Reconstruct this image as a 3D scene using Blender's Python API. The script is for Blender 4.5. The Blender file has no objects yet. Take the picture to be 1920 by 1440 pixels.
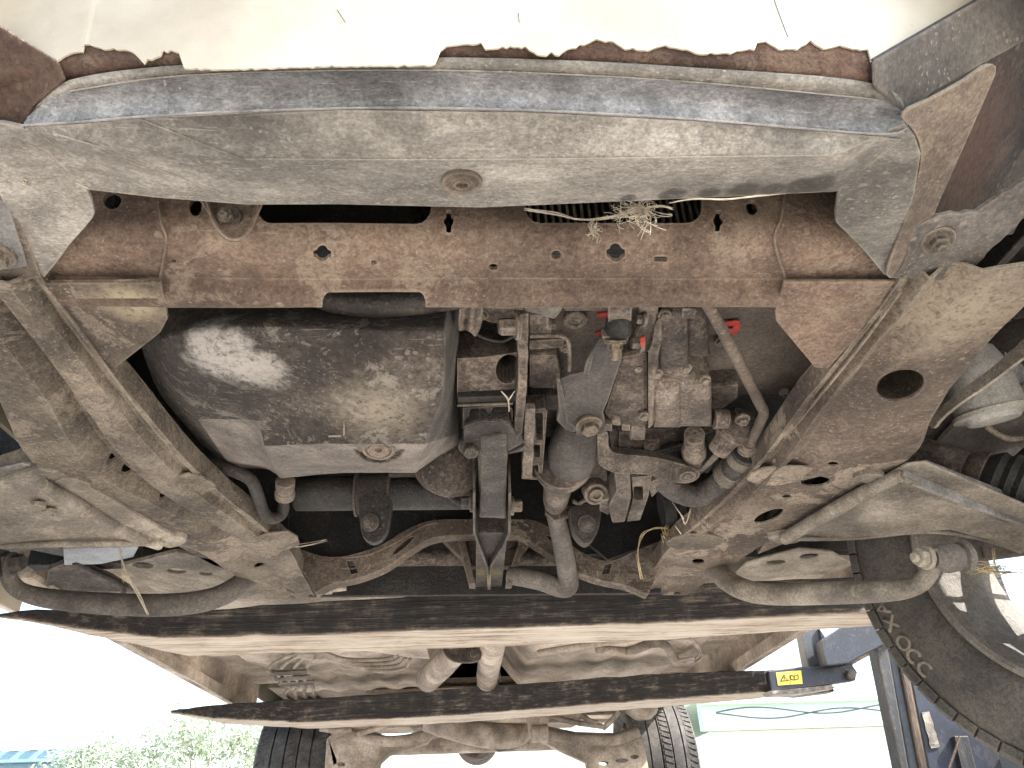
import bpy, bmesh, math, random
from mathutils import Vector, Matrix, noise
from mathutils.geometry import tessellate_polygon
R = math.radians
random.seed(7)
S = bpy.context.scene
C = S.collection

# ------------------------------------------------------------------ camera
F = 1387.0                                   # focal length in photo pixels (1920 wide)
CAMZ = 1.35                                  # camera height above the ground
_Y = Vector((-70, -850, -1387)).normalized()          # car's rearward axis in camera space
_X = Vector((.9985, .0058, -.054)); _X = (_X - _Y * _X.dot(_Y)).normalized()
_Z = _X.cross(_Y)
ROT = Matrix((_X, _Y, _Z))                            # camera -> world
CO = Vector((0, 0, CAMZ))
cam = bpy.data.cameras.new('camera'); co = bpy.data.objects.new('camera', cam); C.objects.link(co)
co.matrix_world = Matrix.Translation(CO) @ ROT.to_4x4()
cam.sensor_width = 36; cam.lens = F / 1920 * 36; cam.clip_start = .02; cam.clip_end = 2000
S.camera = co

# ------------------------------------------------------------------ sky, sun, exposure
SUN_EL, SUN_AZ = 41, 108                    # azimuth clockwise from +Y (rear of the car)
w = bpy.data.worlds.new('World'); S.world = w; w.use_nodes = True
nt = w.node_tree; bg = nt.nodes['Background']
sky = nt.nodes.new('ShaderNodeTexSky'); sky.sky_type = 'NISHITA'; sky.sun_disc = False
sky.sun_elevation = R(SUN_EL); sky.sun_rotation = R(SUN_AZ); sky.dust_density = 2.0; sky.air_density = 1.2
nt.links.new(sky.outputs[0], bg.inputs[0]); bg.inputs[1].default_value = .15
sl = bpy.data.lights.new('sun', 'SUN'); sl.energy = 5; sl.angle = R(.5); sl.color = (1, .96, .90)
so = bpy.data.objects.new('sun', sl); C.objects.link(so)
sd = Vector((math.sin(R(SUN_AZ)) * math.cos(R(SUN_EL)), math.cos(R(SUN_AZ)) * math.cos(R(SUN_EL)), math.sin(R(SUN_EL))))
so.rotation_euler = sd.to_track_quat('Z', 'Y').to_euler()
vs = S.view_settings; vs.view_transform = 'Standard'; vs.look = 'None'; vs.gamma = 1; vs.exposure = 2.1
try: S.cycles.use_denoising = True
except Exception: pass
S.cycles.max_bounces = 6; S.cycles.diffuse_bounces = 5; S.cycles.glossy_bounces = 2; S.cycles.use_adaptive_sampling = True; S.cycles.adaptive_threshold = .03

# ------------------------------------------------------------------ pixel -> place
def ray(px, py): return ROT @ Vector(((px - 960) / F, -(py - 720) / F, -1))
def H(px, py, z=None, y=None, x=None, pl=None):
    """the point of the place seen at a photo pixel: at height z above the camera, or distance y, or side x"""
    d = ray(px, py)
    if z is not None: t = z / d.z
    elif y is not None: t = y / d.y
    elif x is not None: t = x / d.x
    else: t = (pl[0] - CO).dot(pl[1]) / d.dot(pl[1])
    return CO + d * t
def HP(p):                                     # (px,py,'z',v) or (px,py,v)
    if len(p) == 3: return H(p[0], p[1], z=p[2])
    return H(p[0], p[1], **{p[2]: p[3]})
def mm(px, p): return px / F * (ROT.transposed() @ (p - CO)).z * -1       # pixels -> metres at point p

# ------------------------------------------------------------------ mesh tools
def link(name, me, mat, parent=None):
    o = bpy.data.objects.new(name, me); C.objects.link(o)
    if mat is not None:
        me.materials.clear(); me.materials.append(mat)
    if parent is not None:
        o.parent = parent
        if parent.type == 'EMPTY': o.matrix_parent_inverse = Matrix.Translation(-Vector(parent.location))
    return o
def mk(name, vs_, fs, mat, parent=None, smooth=False, bevel=0, sub=0, solid=0, off=1, seg=2, fix=True):
    me = bpy.data.meshes.new(name); me.from_pydata([tuple(v) for v in vs_], [], fs); me.update()
    if fix:
        bm = bmesh.new(); bm.from_mesh(me); bmesh.ops.recalc_face_normals(bm, faces=bm.faces); bm.to_mesh(me); bm.free()
    if smooth:
        for p in me.polygons: p.use_smooth = True
    o = link(name, me, mat, parent)
    if solid:
        m = o.modifiers.new('s', 'SOLIDIFY'); m.thickness = solid; m.offset = off
    if sub:
        m = o.modifiers.new('u', 'SUBSURF'); m.levels = sub; m.render_levels = sub
    if bevel:
        m = o.modifiers.new('b', 'BEVEL'); m.width = bevel; m.segments = seg; m.limit_method = 'ANGLE'; m.angle_limit = R(35)
        m.harden_normals = False
    return o
class MB:
    """collects verts and faces of one part"""
    def __init__(s): s.v = []; s.f = []
    def add(s, v, f):
        n = len(s.v); s.v += [Vector(q) for q in v]; s.f += [tuple(i + n for i in g) for g in f]; return s
    def build(s, name, mat, parent=None, **k): return mk(name, s.v, s.f, mat, parent, **k)
def cr(pts, n=4, closed=False):
    """Catmull-Rom through points"""
    P = [Vector(p) for p in pts]; out = []; m = len(P)
    if m < 3 and not closed: return P
    rng = range(m if closed else m - 1)
    for i in rng:
        if closed: a, b, c, d = P[i - 1], P[i], P[(i + 1) % m], P[(i + 2) % m]
        else: a, b, c, d = P[max(i - 1, 0)], P[i], P[i + 1], P[min(i + 2, m - 1)]
        for k in range(n):
            t = k / n
            out.append(.5 * ((2 * b) + (c - a) * t + (2 * a - 5 * b + 4 * c - d) * t * t + (3 * b - a - 3 * c + d) * t ** 3))
    if not closed: out.append(P[-1])
    return out
def smooth2(pts, n=4): return [(p.x, p.y) for p in cr([(a, b, 0) for a, b in pts], n, True)]
def pl_of(spec):
    k, v = spec
    if k == 'z': return (CO + Vector((0, 0, v)), Vector((0, 0, 1)))
    if k == 'y': return (CO + Vector((0, v, 0)), Vector((0, 1, 0)))
    if k == 'x': return (CO + Vector((v, 0, 0)), Vector((1 if v > 0 else -1, 0, 0)))
    if k == 'p':                               # three pixel+height points
        a, b, c = [HP(q) for q in v]; n = (b - a).cross(c - a).normalized()
        if n.dot(a - CO) < 0: n = -n
        return (a, n)
def prism_data(outline, spec, thick, holes=(), back=0.0):
    p0, n = pl_of(spec); loops = [[H(x, y, pl=(p0, n)) for x, y in outline]] + [[H(x, y, pl=(p0, n)) for x, y in h] for h in holes]
    flat = [p for l in loops for p in l]; N = len(flat)
    u = n.orthogonal().normalized(); v = n.cross(u)
    tri = tessellate_polygon([[Vector((p.dot(u), p.dot(v), 0)) for p in l] for l in loops])
    V = [p - n * back for p in flat] + [p + n * thick for p in flat]
    Fc = [tuple(t) for t in tri] + [tuple(i + N for i in reversed(t)) for t in tri]
    k = 0
    for l in loops:
        m = len(l)
        for i in range(m):
            a, b = k + i, k + (i + 1) % m; Fc.append((a, b, b + N, a + N))
        k += m
    return V, Fc
def plate(name, outline, spec, thick, mat, parent=None, holes=(), bevel=.0015, smooth=False, rough=0):
    if rough: outline = rag(outline, rough)
    V, Fc = prism_data(outline, spec, thick, holes)
    return mk(name, V, Fc, mat, parent, bevel=bevel, smooth=smooth)
def rag(outline, a, step=14):
    out = []; m = len(outline)
    for i in range(m):
        (x0, y0), (x1, y1) = outline[i], outline[(i + 1) % m]
        L = math.hypot(x1 - x0, y1 - y0); k = max(1, int(L / step))
        for j in range(k):
            t = j / k; s = a if j else a * .3
            out.append((x0 + (x1 - x0) * t + random.uniform(-s, s), y0 + (y1 - y0) * t + random.uniform(-s, s)))
    return out
def ell(cx, cy, rx, ry, rot=0, n=20):
    c, s = math.cos(R(rot)), math.sin(R(rot))
    return [(cx + rx * math.cos(a) * c - ry * math.sin(a) * s, cy + rx * math.cos(a) * s + ry * math.sin(a) * c) for a in [2 * math.pi * i / n for i in range(n)]]
def rrect(x0, y0, x1, y1, r, n=4):
    out = []
    for cx, cy, a0 in ((x1 - r, y1 - r, 0), (x0 + r, y1 - r, 90), (x0 + r, y0 + r, 180), (x1 - r, y0 + r, 270)):
        for i in range(n + 1):
            a = R(a0 + 90 * i / n); out.append((cx + r * math.cos(a), cy + r * math.sin(a)))
    return out
def keyhole(cx, cy, r, tab, vert=True):
    out = []
    for i in range(24):
        a = 2 * math.pi * i / 24; k = abs(math.sin(a) if vert else math.cos(a))
        rr = r + (tab if k > .95 else 0)
        out.append((cx + rr * math.cos(a), cy + rr * math.sin(a)))
    return out
def cut(o, cutters):
    """cut holes: cutters = list of (V,F)"""
    mb = MB()
    for V, Fc in cutters: mb.add(V, Fc)
    c = mb.build('cutter', None)
    for m_ in [m for m in o.modifiers if m.type == 'BEVEL']: o.modifiers.remove(m_)
    m = o.modifiers.new('x', 'BOOLEAN'); m.object = c; m.operation = 'DIFFERENCE'; m.solver = 'EXACT'
    dg = bpy.context.evaluated_depsgraph_get(); me = bpy.data.meshes.new_from_object(o.evaluated_get(dg))
    old = list(o.data.materials); o.modifiers.clear(); o.data = me
    me.materials.clear()
    for q in old: me.materials.append(q)
    for p in me.polygons: p.material_index = 0
    bpy.data.objects.remove(c)
def grid_faces(r, c, closed=False):
    f = []
    for i in range(r - 1):
        for j in range(c if closed else c - 1):
            f.append((i * c + j, i * c + (j + 1) % c, (i + 1) * c + (j + 1) % c, (i + 1) * c + j))
    return f
def loft(name, rows, mat, parent=None, solid=.003, sub=0, smooth=True, up=True, jit=0, **k):
    c = len(rows[0]); V = [Vector(p) for r in rows for p in r]
    if jit: V = [v + noise.noise_vector(v * 23) * jit for v in V]
    Fc = grid_faces(len(rows), c)
    o = mk(name, V, Fc, mat, parent, smooth=smooth, fix=False, **k)
    me = o.data                                                     # all normals face the camera side, so thickness goes away
    a = sum((p.normal.dot(CO - p.center) * p.area for p in me.polygons))
    if a < 0: me.flip_normals()
    if sub:
        m = o.modifiers.new('u', 'SUBSURF'); m.levels = sub; m.render_levels = sub
    if solid:
        m = o.modifiers.new('s', 'SOLIDIFY'); m.thickness = solid; m.offset = -1
    return o
def frames(P):
    T = [(P[min(i + 1, len(P) - 1)] - P[max(i - 1, 0)]).normalized() for i in range(len(P))]
    n = T[0].orthogonal().normalized(); out = []
    for t in T:
        n = (n - t * n.dot(t)).normalized(); out.append((t, n, t.cross(n)))
    return out
def tube_data(P, r, seg=10, cap=True, flat=None):
    N = len(P); rr = r if isinstance(r, (list, tuple)) else [r] * N
    if len(rr) != N: rr = [rr[min(int(i / max(N - 1, 1) * (len(rr) - 1)), len(rr) - 2)] * (1 - ((i / max(N - 1, 1) * (len(rr) - 1)) % 1 if i < N - 1 else 1)) + rr[min(int(i / max(N - 1, 1) * (len(rr) - 1)) + 1, len(rr) - 1)] * ((i / max(N - 1, 1) * (len(rr) - 1)) % 1 if i < N - 1 else 1) for i in range(N)]
    V = []
    for p, (t, n, b), q in zip(P, frames(P), rr):
        for j in range(seg):
            a = 2 * math.pi * j / seg; V.append(p + n * math.cos(a) * q + b * math.sin(a) * q)
    Fc = grid_faces(N, seg, True)
    if cap: Fc += [tuple(range(seg))[::-1], tuple(range((N - 1) * seg, N * seg))]
    return V, Fc
def tube(name, pts, r, mat, parent=None, seg=12, n=5, spline=True, cap=True):
    P = cr(pts, n) if spline and len(pts) > 2 else [Vector(p) for p in pts]
    V, Fc = tube_data(P, r, seg, cap); o = mk(name, V, Fc, mat, parent, smooth=True)
    m = o.modifiers.new('e', 'EDGE_SPLIT'); m.split_angle = R(50); return o
def tpx(name, pts, rpx, mat, parent=None, **k):
    P = [HP(p) for p in pts]
    r = [mm(q, p) for q, p in zip(rpx, P)] if isinstance(rpx, (list, tuple)) else mm(rpx, P[len(P) // 2])
    return tube(name, P, r, mat, parent, **k)
def lathe_data(p0, ax, prof, seg=28, closed=False):
    ax = Vector(ax).normalized(); u = ax.orthogonal().normalized(); v = ax.cross(u); V = []
    for t, r in prof:
        for j in range(seg):
            a = 2 * math.pi * j / seg; V.append(p0 + ax * t + (u * math.cos(a) + v * math.sin(a)) * r)
    Fc = grid_faces(len(prof), seg, True)
    if not closed: Fc += [tuple(range(seg))[::-1], tuple(range((len(prof) - 1) * seg, len(prof) * seg))]
    else: Fc += [((len(prof) - 1) * seg + j, (len(prof) - 1) * seg + (j + 1) % seg, (j + 1) % seg, j) for j in range(seg)]
    return V, Fc
def lathe(name, p0, ax, prof, mat, parent=None, seg=28, closed=False, smooth=True):
    V, Fc = lathe_data(p0, ax, prof, seg, closed); o = mk(name, V, Fc, mat, parent, smooth=smooth)
    if smooth:
        m = o.modifiers.new('e', 'EDGE_SPLIT'); m.split_angle = R(38)
    return o
def bolt(p, ax, r, mat, parent, hgt=None, washer=1.5, stud=0, name='bolt'):
    """ax points from the surface towards the head"""
    hgt = hgt or r * .9; mb = MB()
    if washer: mb.add(*lathe_data(p, ax, [(-.002, r * washer), (r * .18, r * washer), (r * .28, r * washer * .93)], 24))
    a0 = r * .25 if washer else 0
    mb.add(*lathe_data(p, ax, [(a0, r), (a0 + hgt * .85, r), (a0 + hgt, r * .82)], 6))
    if stud: mb.add(*lathe_data(p, ax, [(a0 + hgt, r * .5), (a0 + hgt + stud, r * .5), (a0 + hgt + stud + .001, r * .4)], 14))
    return mb.build(name, mat, parent, bevel=r * .06)
def strip(name, poly, z, hgt, tpx_, mat, parent=None, bevel=.0008):
    """an upright ribbon of sheet standing on a polyline of pixels at height z"""
    P = [H(x, y, z=z) for x, y in poly]; t = mm(tpx_, P[0]) / 2; V = []
    for i, p in enumerate(P):
        d = (P[min(i + 1, len(P) - 1)] - P[max(i - 1, 0)]).normalized(); s = Vector((-d.y, d.x, 0)).normalized() * t
        V += [p - s, p + s, p + s + Vector((0, 0, hgt)), p - s + Vector((0, 0, hgt))]
    Fc = grid_faces(len(P), 4, True) + [(3, 2, 1, 0), tuple(len(V) - 4 + i for i in range(4))]
    return mk(name, V, Fc, mat, parent, bevel=bevel)
def boxw(name, lo, hi, mat, parent=None, bevel=.002, rot=None):
    (a, b, c), (d, e, f) = lo, hi
    V = [Vector(q) + CO for q in ((a, b, c), (d, b, c), (d, e, c), (a, e, c), (a, b, f), (d, b, f), (d, e, f), (a, e, f))]
    return mk(name, V, [(0, 1, 2, 3), (4, 5, 6, 7), (0, 1, 5, 4), (1, 2, 6, 5), (2, 3, 7, 6), (3, 0, 4, 7)], mat, parent, bevel=bevel)
def empty(name, loc, label, cat, group=None):
    o = bpy.data.objects.new(name, None); C.objects.link(o); o.location = loc; o.empty_display_size = .1
    o['label'] = label; o['category'] = cat
    if group: o['group'] = group
    return o
def tag(o, label=None, cat=None, group=None, kind=None):
    if label: o['label'] = label
    if cat: o['category'] = cat
    if group: o['group'] = group
    if kind: o['kind'] = kind
    return o

# ------------------------------------------------------------------ materials
class NT:
    def __init__(s, name):
        s.m = bpy.data.materials.new(name); s.m.use_nodes = True; s.t = s.m.node_tree; s.t.nodes.clear()
        s.out = s.n('ShaderNodeOutputMaterial'); s.b = s.n('ShaderNodeBsdfPrincipled'); s.l(s.b.outputs[0], s.out.inputs[0])
        s.co = s.n('ShaderNodeTexCoord').outputs['Object']
    def n(s, k, **a):
        q = s.t.nodes.new(k)
        for x, y in a.items(): setattr(q, x, y)
        return q
    def l(s, a, b): s.t.links.new(a, b)
    def inp(s, sock, v):
        if hasattr(v, 'node'): s.l(v, sock)
        else: sock.default_value = v
    def map(s, scale=(1, 1, 1), rot=(0, 0, 0), co=None):
        q = s.n('ShaderNodeMapping'); s.l(co or s.co, q.inputs[0]); q.inputs['Scale'].default_value = scale; q.inputs['Rotation'].default_value = rot; return q.outputs[0]
    def noise(s, scale, det=5, rough=.6, co=None, dist=0):
        q = s.n('ShaderNodeTexNoise'); s.l(co or s.co, q.inputs['Vector']); q.inputs['Scale'].default_value = scale
        q.inputs['Detail'].default_value = det; q.inputs['Roughness'].default_value = rough; q.inputs['Distortion'].default_value = dist; return q.outputs['Fac']
    def vor(s, scale, co=None, feat='F1'):
        q = s.n('ShaderNodeTexVoronoi'); q.feature = feat; s.l(co or s.co, q.inputs['Vector']); q.inputs['Scale'].default_value = scale; return q.outputs['Distance']
    def math(s, op, a, b=0.0, clamp=False):
        q = s.n('ShaderNodeMath', operation=op); q.use_clamp = clamp; s.inp(q.inputs[0], a); s.inp(q.inputs[1], b); return q.outputs[0]
    def ramp(s, f, stops):
        q = s.n('ShaderNodeValToRGB'); s.l(f, q.inputs[0]); e = q.color_ramp.elements
        while len(e) < len(stops): e.new(.5)
        for k, (p, c) in zip(e, stops): k.position = p; k.color = (*c, 1) if isinstance(c, (tuple, list)) else (c, c, c, 1)
        return q.outputs[0]
    def step(s, f, a, b, inv=False):
        q = s.n('ShaderNodeMapRange'); s.l(f, q.inputs[0]); q.inputs[1].default_value = a; q.inputs[2].default_value = b
        q.inputs[3].default_value = 1 if inv else 0; q.inputs[4].default_value = 0 if inv else 1; q.interpolation_type = 'SMOOTHSTEP'; return q.outputs[0]
    def mix(s, f, a, b, mode='MIX'):
        q = s.n('ShaderNodeMix', data_type='RGBA', blend_type=mode); s.inp(q.inputs['Factor'], f)
        for k, v in ((6, a), (7, b)):
            if hasattr(v, 'node'): s.l(v, q.inputs[k])
            else: q.inputs[k].default_value = (*v, 1)
        return q.outputs[2]
    def bump(s, h, strength, dist=.002, nrm=None):
        q = s.n('ShaderNodeBump'); s.l(h, q.inputs['Height']); q.inputs['Strength'].default_value = strength; q.inputs['Distance'].default_value = dist
        if nrm: s.l(nrm, q.inputs['Normal'])
        return q.outputs[0]
DUST = (.42, .335, .245)
ALB, SAT = .58, .86
def K(c):
    g = .3 * c[0] + .59 * c[1] + .11 * c[2]; return tuple(max(.004, (g + (v - g) * SAT) * ALB) for v in c)
def grime(name, a, b, c, s1=14, s2=170, spots=0, spotc=DUST, patch=0, patchc=DUST, ps=7, bump=.45, rough=.85, metal=0,
          edge=.45, edgec=DUST, stretch=(1, 1, 1), rot=(0, 0, 0), blobs=(), seed=0, lo=.40, hi=.615, stain=.5, streak=0, streakc=DUST, cracks=0, raw=False):
    if not raw: a, b, c, spotc, patchc, edgec, streakc = [K(v) for v in (a, b, c, spotc, patchc, edgec, streakc)]
    t = NT(name)
    q = t.n('ShaderNodeMapping'); t.l(t.co, q.inputs[0]); q.inputs['Scale'].default_value = stretch; q.inputs['Rotation'].default_value = rot
    q.inputs['Location'].default_value = (seed * 1.7, seed * .9, seed * .4); co = q.outputs[0]
    n1 = t.noise(s1, 5, .66, co); n2 = t.noise(s2, 3, .75, co)
    f = t.math('ADD', t.math('MULTIPLY', n1, .62), t.math('MULTIPLY', n2, .38))
    col = t.ramp(f, [(lo, a), ((lo + hi) / 2, b), (hi, c)])
    if stain: col = t.mix(t.math('MULTIPLY', t.step(t.noise(s1 * .38, 4, .62, t.map((1, 1, 1), (.3, .5, .9), co)), .44, .66), stain), col, tuple(v * .55 for v in a))
    hgt = t.math('ADD', t.math('MULTIPLY', n2, .8), t.math('MULTIPLY', n1, .6))
    if patch:
        pm = t.math('MULTIPLY', t.step(t.noise(ps * 1.3, 6, .74, co, .6), .545, .585), min(1, patch * 1.25))
        pm = t.math('MULTIPLY', pm, t.step(n2, .25, .5)); col = t.mix(pm, col, patchc); hgt = t.math('ADD', hgt, t.math('MULTIPLY', pm, .5))
    if streak:
        sm = t.math('MAXIMUM', t.step(t.noise(26, 3, .6, t.map((1, 11, 11), (0, 0, .5), co)), .62, .68), t.step(t.noise(34, 3, .6, t.map((9, 1, 9), (0, 0, .9), co)), .66, .71))
        sm = t.math('MULTIPLY', t.math('MULTIPLY', sm, t.step(t.noise(11, 3, .5, co), .45, .6)), streak); col = t.mix(sm, col, streakc)
    if spots:
        wob = t.n('ShaderNodeVectorMath', operation='ADD'); t.l(co, wob.inputs[0])
        nz = t.n('ShaderNodeTexNoise'); t.l(co, nz.inputs['Vector']); nz.inputs['Scale'].default_value = 120
        sc = t.n('ShaderNodeVectorMath', operation='SCALE'); t.l(nz.outputs['Color'], sc.inputs[0]); sc.inputs['Scale'].default_value = .008; t.l(sc.outputs[0], wob.inputs[1])
        v = t.vor(75, wob.outputs[0]); v2 = t.vor(190, wob.outputs[0])
        s_a = t.math('MULTIPLY', t.step(v, .16, .24, True), t.step(t.noise(8, 3, .5, co), .5, .58))
        s_b = t.math('MULTIPLY', t.step(v2, .18, .26, True), t.step(t.noise(15, 3, .5, co), .47, .56))
        sp = t.math('MULTIPLY', t.math('MAXIMUM', s_a, s_b), spots); col = t.mix(sp, col, spotc); hgt = t.math('ADD', hgt, t.math('MULTIPLY', sp, .6))
    n3 = t.noise(430, 2, .6, co)
    if not raw: col = t.mix(1.0, col, t.ramp(n3, [(.28, .74), (.5, .98), (.72, 1.28)]), 'MULTIPLY')
    if not raw: col = t.mix(1.0, col, t.ramp(t.noise(4.2, 4, .6, co), [(.34, .58), (.5, 1.0), (.66, 1.42)]), 'MULTIPLY')
    for (p, r_, colr, soft, amt) in blobs:
        d = t.n('ShaderNodeVectorMath', operation='DISTANCE'); t.l(t.co, d.inputs[0]); d.inputs[1].default_value = p
        dd = t.math('ADD', d.outputs['Value'], t.math('MULTIPLY', t.math('SUBTRACT', t.noise(38, 6, .7), .5), r_ * 1.5))
        bm_ = t.math('MULTIPLY', t.step(dd, r_ * (1 - soft), r_ * (1 + soft), True), t.math('MULTIPLY', t.step(n2, .2, .55), amt)); col = t.mix(bm_, col, tuple(v * .62 for v in colr))
    if edge:  # lighter edges: dusty wear together with a painted edge highlight
        bv = t.n('ShaderNodeBevel'); bv.samples = 2; bv.inputs['Radius'].default_value = .0028
        ge = t.n('ShaderNodeNewGeometry'); dp = t.n('ShaderNodeVectorMath', operation='DOT_PRODUCT'); t.l(bv.outputs[0], dp.inputs[0]); t.l(ge.outputs['Normal'], dp.inputs[1])
        em = t.step(dp.outputs['Value'], .82, .985, True); em = t.math('MULTIPLY', t.math('MULTIPLY', em, min(1, edge * 1.5)), t.step(n1, .3, .55)); col = t.mix(em, col, tuple(min(.6, v * 1.35) for v in edgec))
    if cracks:
        ck = t.step(t.vor(150, t.map((1, 2.2, 1), (0, 0, .3), co), 'DISTANCE_TO_EDGE'), .0, .07, True); hgt = t.math('SUBTRACT', hgt, t.math('MULTIPLY', ck, cracks * .5))
    t.l(col, t.b.inputs['Base Color']); t.b.inputs['Metallic'].default_value = metal
    t.l(t.math('ADD', t.math('MULTIPLY', n2, -.25), rough + .12, True), t.b.inputs['Roughness'])
    t.l(t.bump(t.math('ADD', hgt, t.math('MULTIPLY', n3, .25)), min(1, bump * 1.6), .0035), t.b.inputs['Normal'])
    return t.m
def HV(px, py, z): return tuple(H(px, py, z=z))
M = {}
M['rail'] = grime('rail_dust', (.10, .075, .055), (.21, .165, .12), (.34, .28, .205), s1=11, spots=.7, patch=.5, streak=.5, seed=1)
M['rail_r'] = grime('rail_brown', (.085, .06, .045), (.175, .125, .09), (.30, .235, .17), s1=10, spots=.5, patch=.55, ps=5, streak=.6, seed=2,
                    blobs=[(HV(1800, 590, .38), .05, (.42, .35, .25), .7, .6)])
M['cross'] = grime('rusty_crossmember', (.12, .074, .05), (.235, .15, .10), (.36, .255, .175), s1=9, spots=.4, patch=.25, streak=.35, seed=3, bump=.3)
M['gusset'] = grime('gusset', (.11, .075, .05), (.21, .155, .105), (.33, .26, .18), s1=18, spots=.9, patch=.5, seed=4, blobs=[(HV(245, 565, .385), .02, (.5, .42, .28), .8, .8)])
M['splash'] = grime('dusty_splash_panel', (.07, .06, .053), (.125, .108, .095), (.20, .175, .152), s1=10, spots=.6, seed=43, edge=.3, bump=.12)
M['tray'] = grime('grey_plastic', (.18, .16, .138), (.30, .272, .235), (.45, .412, .358), s1=13, spots=.55, spotc=(.5, .45, .38), patch=.35, ps=9, patchc=(.17, .15, .13), streak=.5, streakc=(.5, .47, .42), seed=5, stretch=(1, 1.6, 1), edge=.5, edgec=(.5, .43, .34), bump=.35, blobs=[(HV(x_, y_, .379), r_, (.05, .042, .036), .25, .9) for x_, y_, r_ in ((1180, 377, .006), (1260, 370, .009), (1330, 366, .009), (1395, 360, .012), (1450, 360, .009), (1500, 354, .012), (1535, 346, .012))])
M['tray_sky_tint'] = grime('scuffed_sky_tinted_plastic', (.18, .179, .186), (.30, .30, .308), (.47, .465, .465), s1=30, s2=220, streak=.9, streakc=(.55, .55, .57), seed=6, stretch=(1, 2, 1), bump=.7, edge=.6, edgec=(.5, .45, .38))  # scuffs are real; the blue cast is skylight painted into the plastic
M['bracket'] = grime('brown_bracket', (.11, .08, .06), (.20, .15, .11), (.29, .225, .165), s1=12, spots=.4, seed=7, edge=.8)
M['liner'] = grime('dark_liner', (.03, .028, .028), (.065, .055, .05), (.13, .115, .10), s1=9, spots=.3, patch=.15, seed=8, edge=.2, bump=.2, blobs=[(HV(1850, 290, .45), .06, (.10, .045, .03), .7, .7)])
M['liner_grey'] = grime('grey_liner', (.08, .076, .073), (.13, .125, .12), (.20, .188, .172), s1=9, spots=.35, seed=9, edge=.3, bump=.16)
M['pan'] = grime('oil_pan', (.036, .026, .021), (.10, .076, .06), (.28, .225, .175), s1=16, s2=150, spots=.35, spotc=(.5, .45, .4), patch=.5, ps=16, patchc=(.34, .3, .25), streak=.5, streakc=(.4, .36, .31), seed=10, edge=.4, bump=.75, rough=.95, lo=.38, hi=.68,
              blobs=[(HV(415, 680, .375), .036, (.56, .52, .48), .3, .9), (HV(480, 700, .375), .026, (.52, .48, .44), .35, .85), (HV(710, 770, .36), .035, (.44, .38, .29), .9, .75)])
M['cast'] = grime('gearbox_casting', (.045, .032, .026), (.135, .098, .077), (.33, .26, .205), s1=16, spots=.3, patch=.3, seed=11, edge=.6, bump=.5)
M['cast_lt'] = grime('dusty_casting', (.12, .09, .07), (.28, .218, .172), (.52, .43, .35), s1=22, s2=240, patch=.3, seed=12, edge=.5, bump=.8, cracks=.5)
M['case'] = grime('gearbox_cover', (.09, .069, .054), (.155, .12, .094), (.23, .184, .146), s1=8, spots=.2, seed=13, edge=.3, bump=.2)
M['dark'] = grime('oil_and_shade_black', (.009, .008, .008), (.02, .017, .016), (.06, .05, .042), s1=16, spots=.25, spotc=(.25, .2, .16), seed=14, edge=.35, edgec=(.2, .165, .13), rough=.6, bump=.5)
M['oily'] = grime('oily_grit', (.036, .028, .024), (.085, .066, .054), (.18, .145, .118), s1=28, s2=260, seed=15, edge=.45, edgec=(.36, .3, .22), rough=.65, bump=1.0, cracks=.7, blobs=[(HV(915, 1095, .37), .03, (.42, .33, .15), .6, .8), (HV(925, 970, .39), .025, (.38, .33, .26), .6, .7)])
M['rubber'] = grime('rubber', (.018, .018, .018), (.04, .038, .036), (.085, .078, .07), s1=20, seed=16, edge=.3, edgec=(.2, .17, .14), rough=.75)
M['hose'] = grime('hose', (.038, .031, .027), (.08, .064, .054), (.165, .132, .105), s1=20, spots=.3, seed=17, edge=.2, rough=.7)
M['dustpipe'] = grime('dusty_pipe', (.32, .255, .195), (.54, .44, .345), (.75, .63, .51), s1=18, spots=.4, seed=18, edge=.3, bump=.3)
M['shield'] = grime('grey_shield', (.085, .073, .066), (.128, .11, .099), (.19, .165, .146), s1=22, s2=230, spots=.2, seed=19, edge=.5, bump=.5)
M['steel'] = grime('bolt_steel', (.16, .12, .085), (.27, .22, .165), (.42, .36, .28), s1=40, s2=300, seed=20, edge=.6, metal=.3, rough=.6)
M['arm'] = grime('control_arm', (.22, .18, .14), (.37, .315, .245), (.55, .48, .39), s1=15, spots=.5, patch=.4, patchc=(.17, .15, .135), streak=.4, seed=21, edge=.5, bump=.4)
M['arm_g'] = grime('grey_arm', (.17, .165, .165), (.28, .275, .27), (.42, .405, .385), s1=18, spots=.5, spotc=(.4, .35, .28), seed=22, edge=.5, bump=.45)
M['arm_d'] = grime('dull_bar', (.12, .10, .085), (.19, .162, .138), (.28, .24, .205), s1=14, spots=.3, seed=44, edge=.3, bump=.2)
M['can'] = grime('dusty_canister', (.34, .325, .29), (.5, .48, .43), (.66, .63, .57), s1=12, spots=.2, seed=45, edge=.4, bump=.2)
M['floor'] = grime('dusty_floorpan', (.46, .36, .27), (.76, .62, .48), (.98, .84, .68), s1=4, s2=90, patch=.35, spots=.3, seed=23, edge=.4, bump=.25)
M['forkside'] = grime('black_fork', (.02, .019, .019), (.04, .036, .034), (.10, .085, .072), s1=26, s2=200, stretch=(.5, 1, 2), spots=.45, spotc=(.38, .32, .26), streak=.6, streakc=(.3, .25, .2), seed=24, edge=.0, bump=.5, rough=.65)
M['navy'] = grime('navy_paint', (.008, .013, .03), (.012, .022, .05), (.022, .034, .064), s1=12, spots=.15, seed=25, edge=.5, edgec=(.3, .25, .2), rough=.45, bump=.1, patch=.25, patchc=(.12, .11, .1))
M['greyblue'] = grime('grey_blue_paint', (.05, .062, .08), (.075, .09, .112), (.11, .125, .145), s1=12, seed=26, edge=.3, rough=.5, bump=.1)
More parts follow.
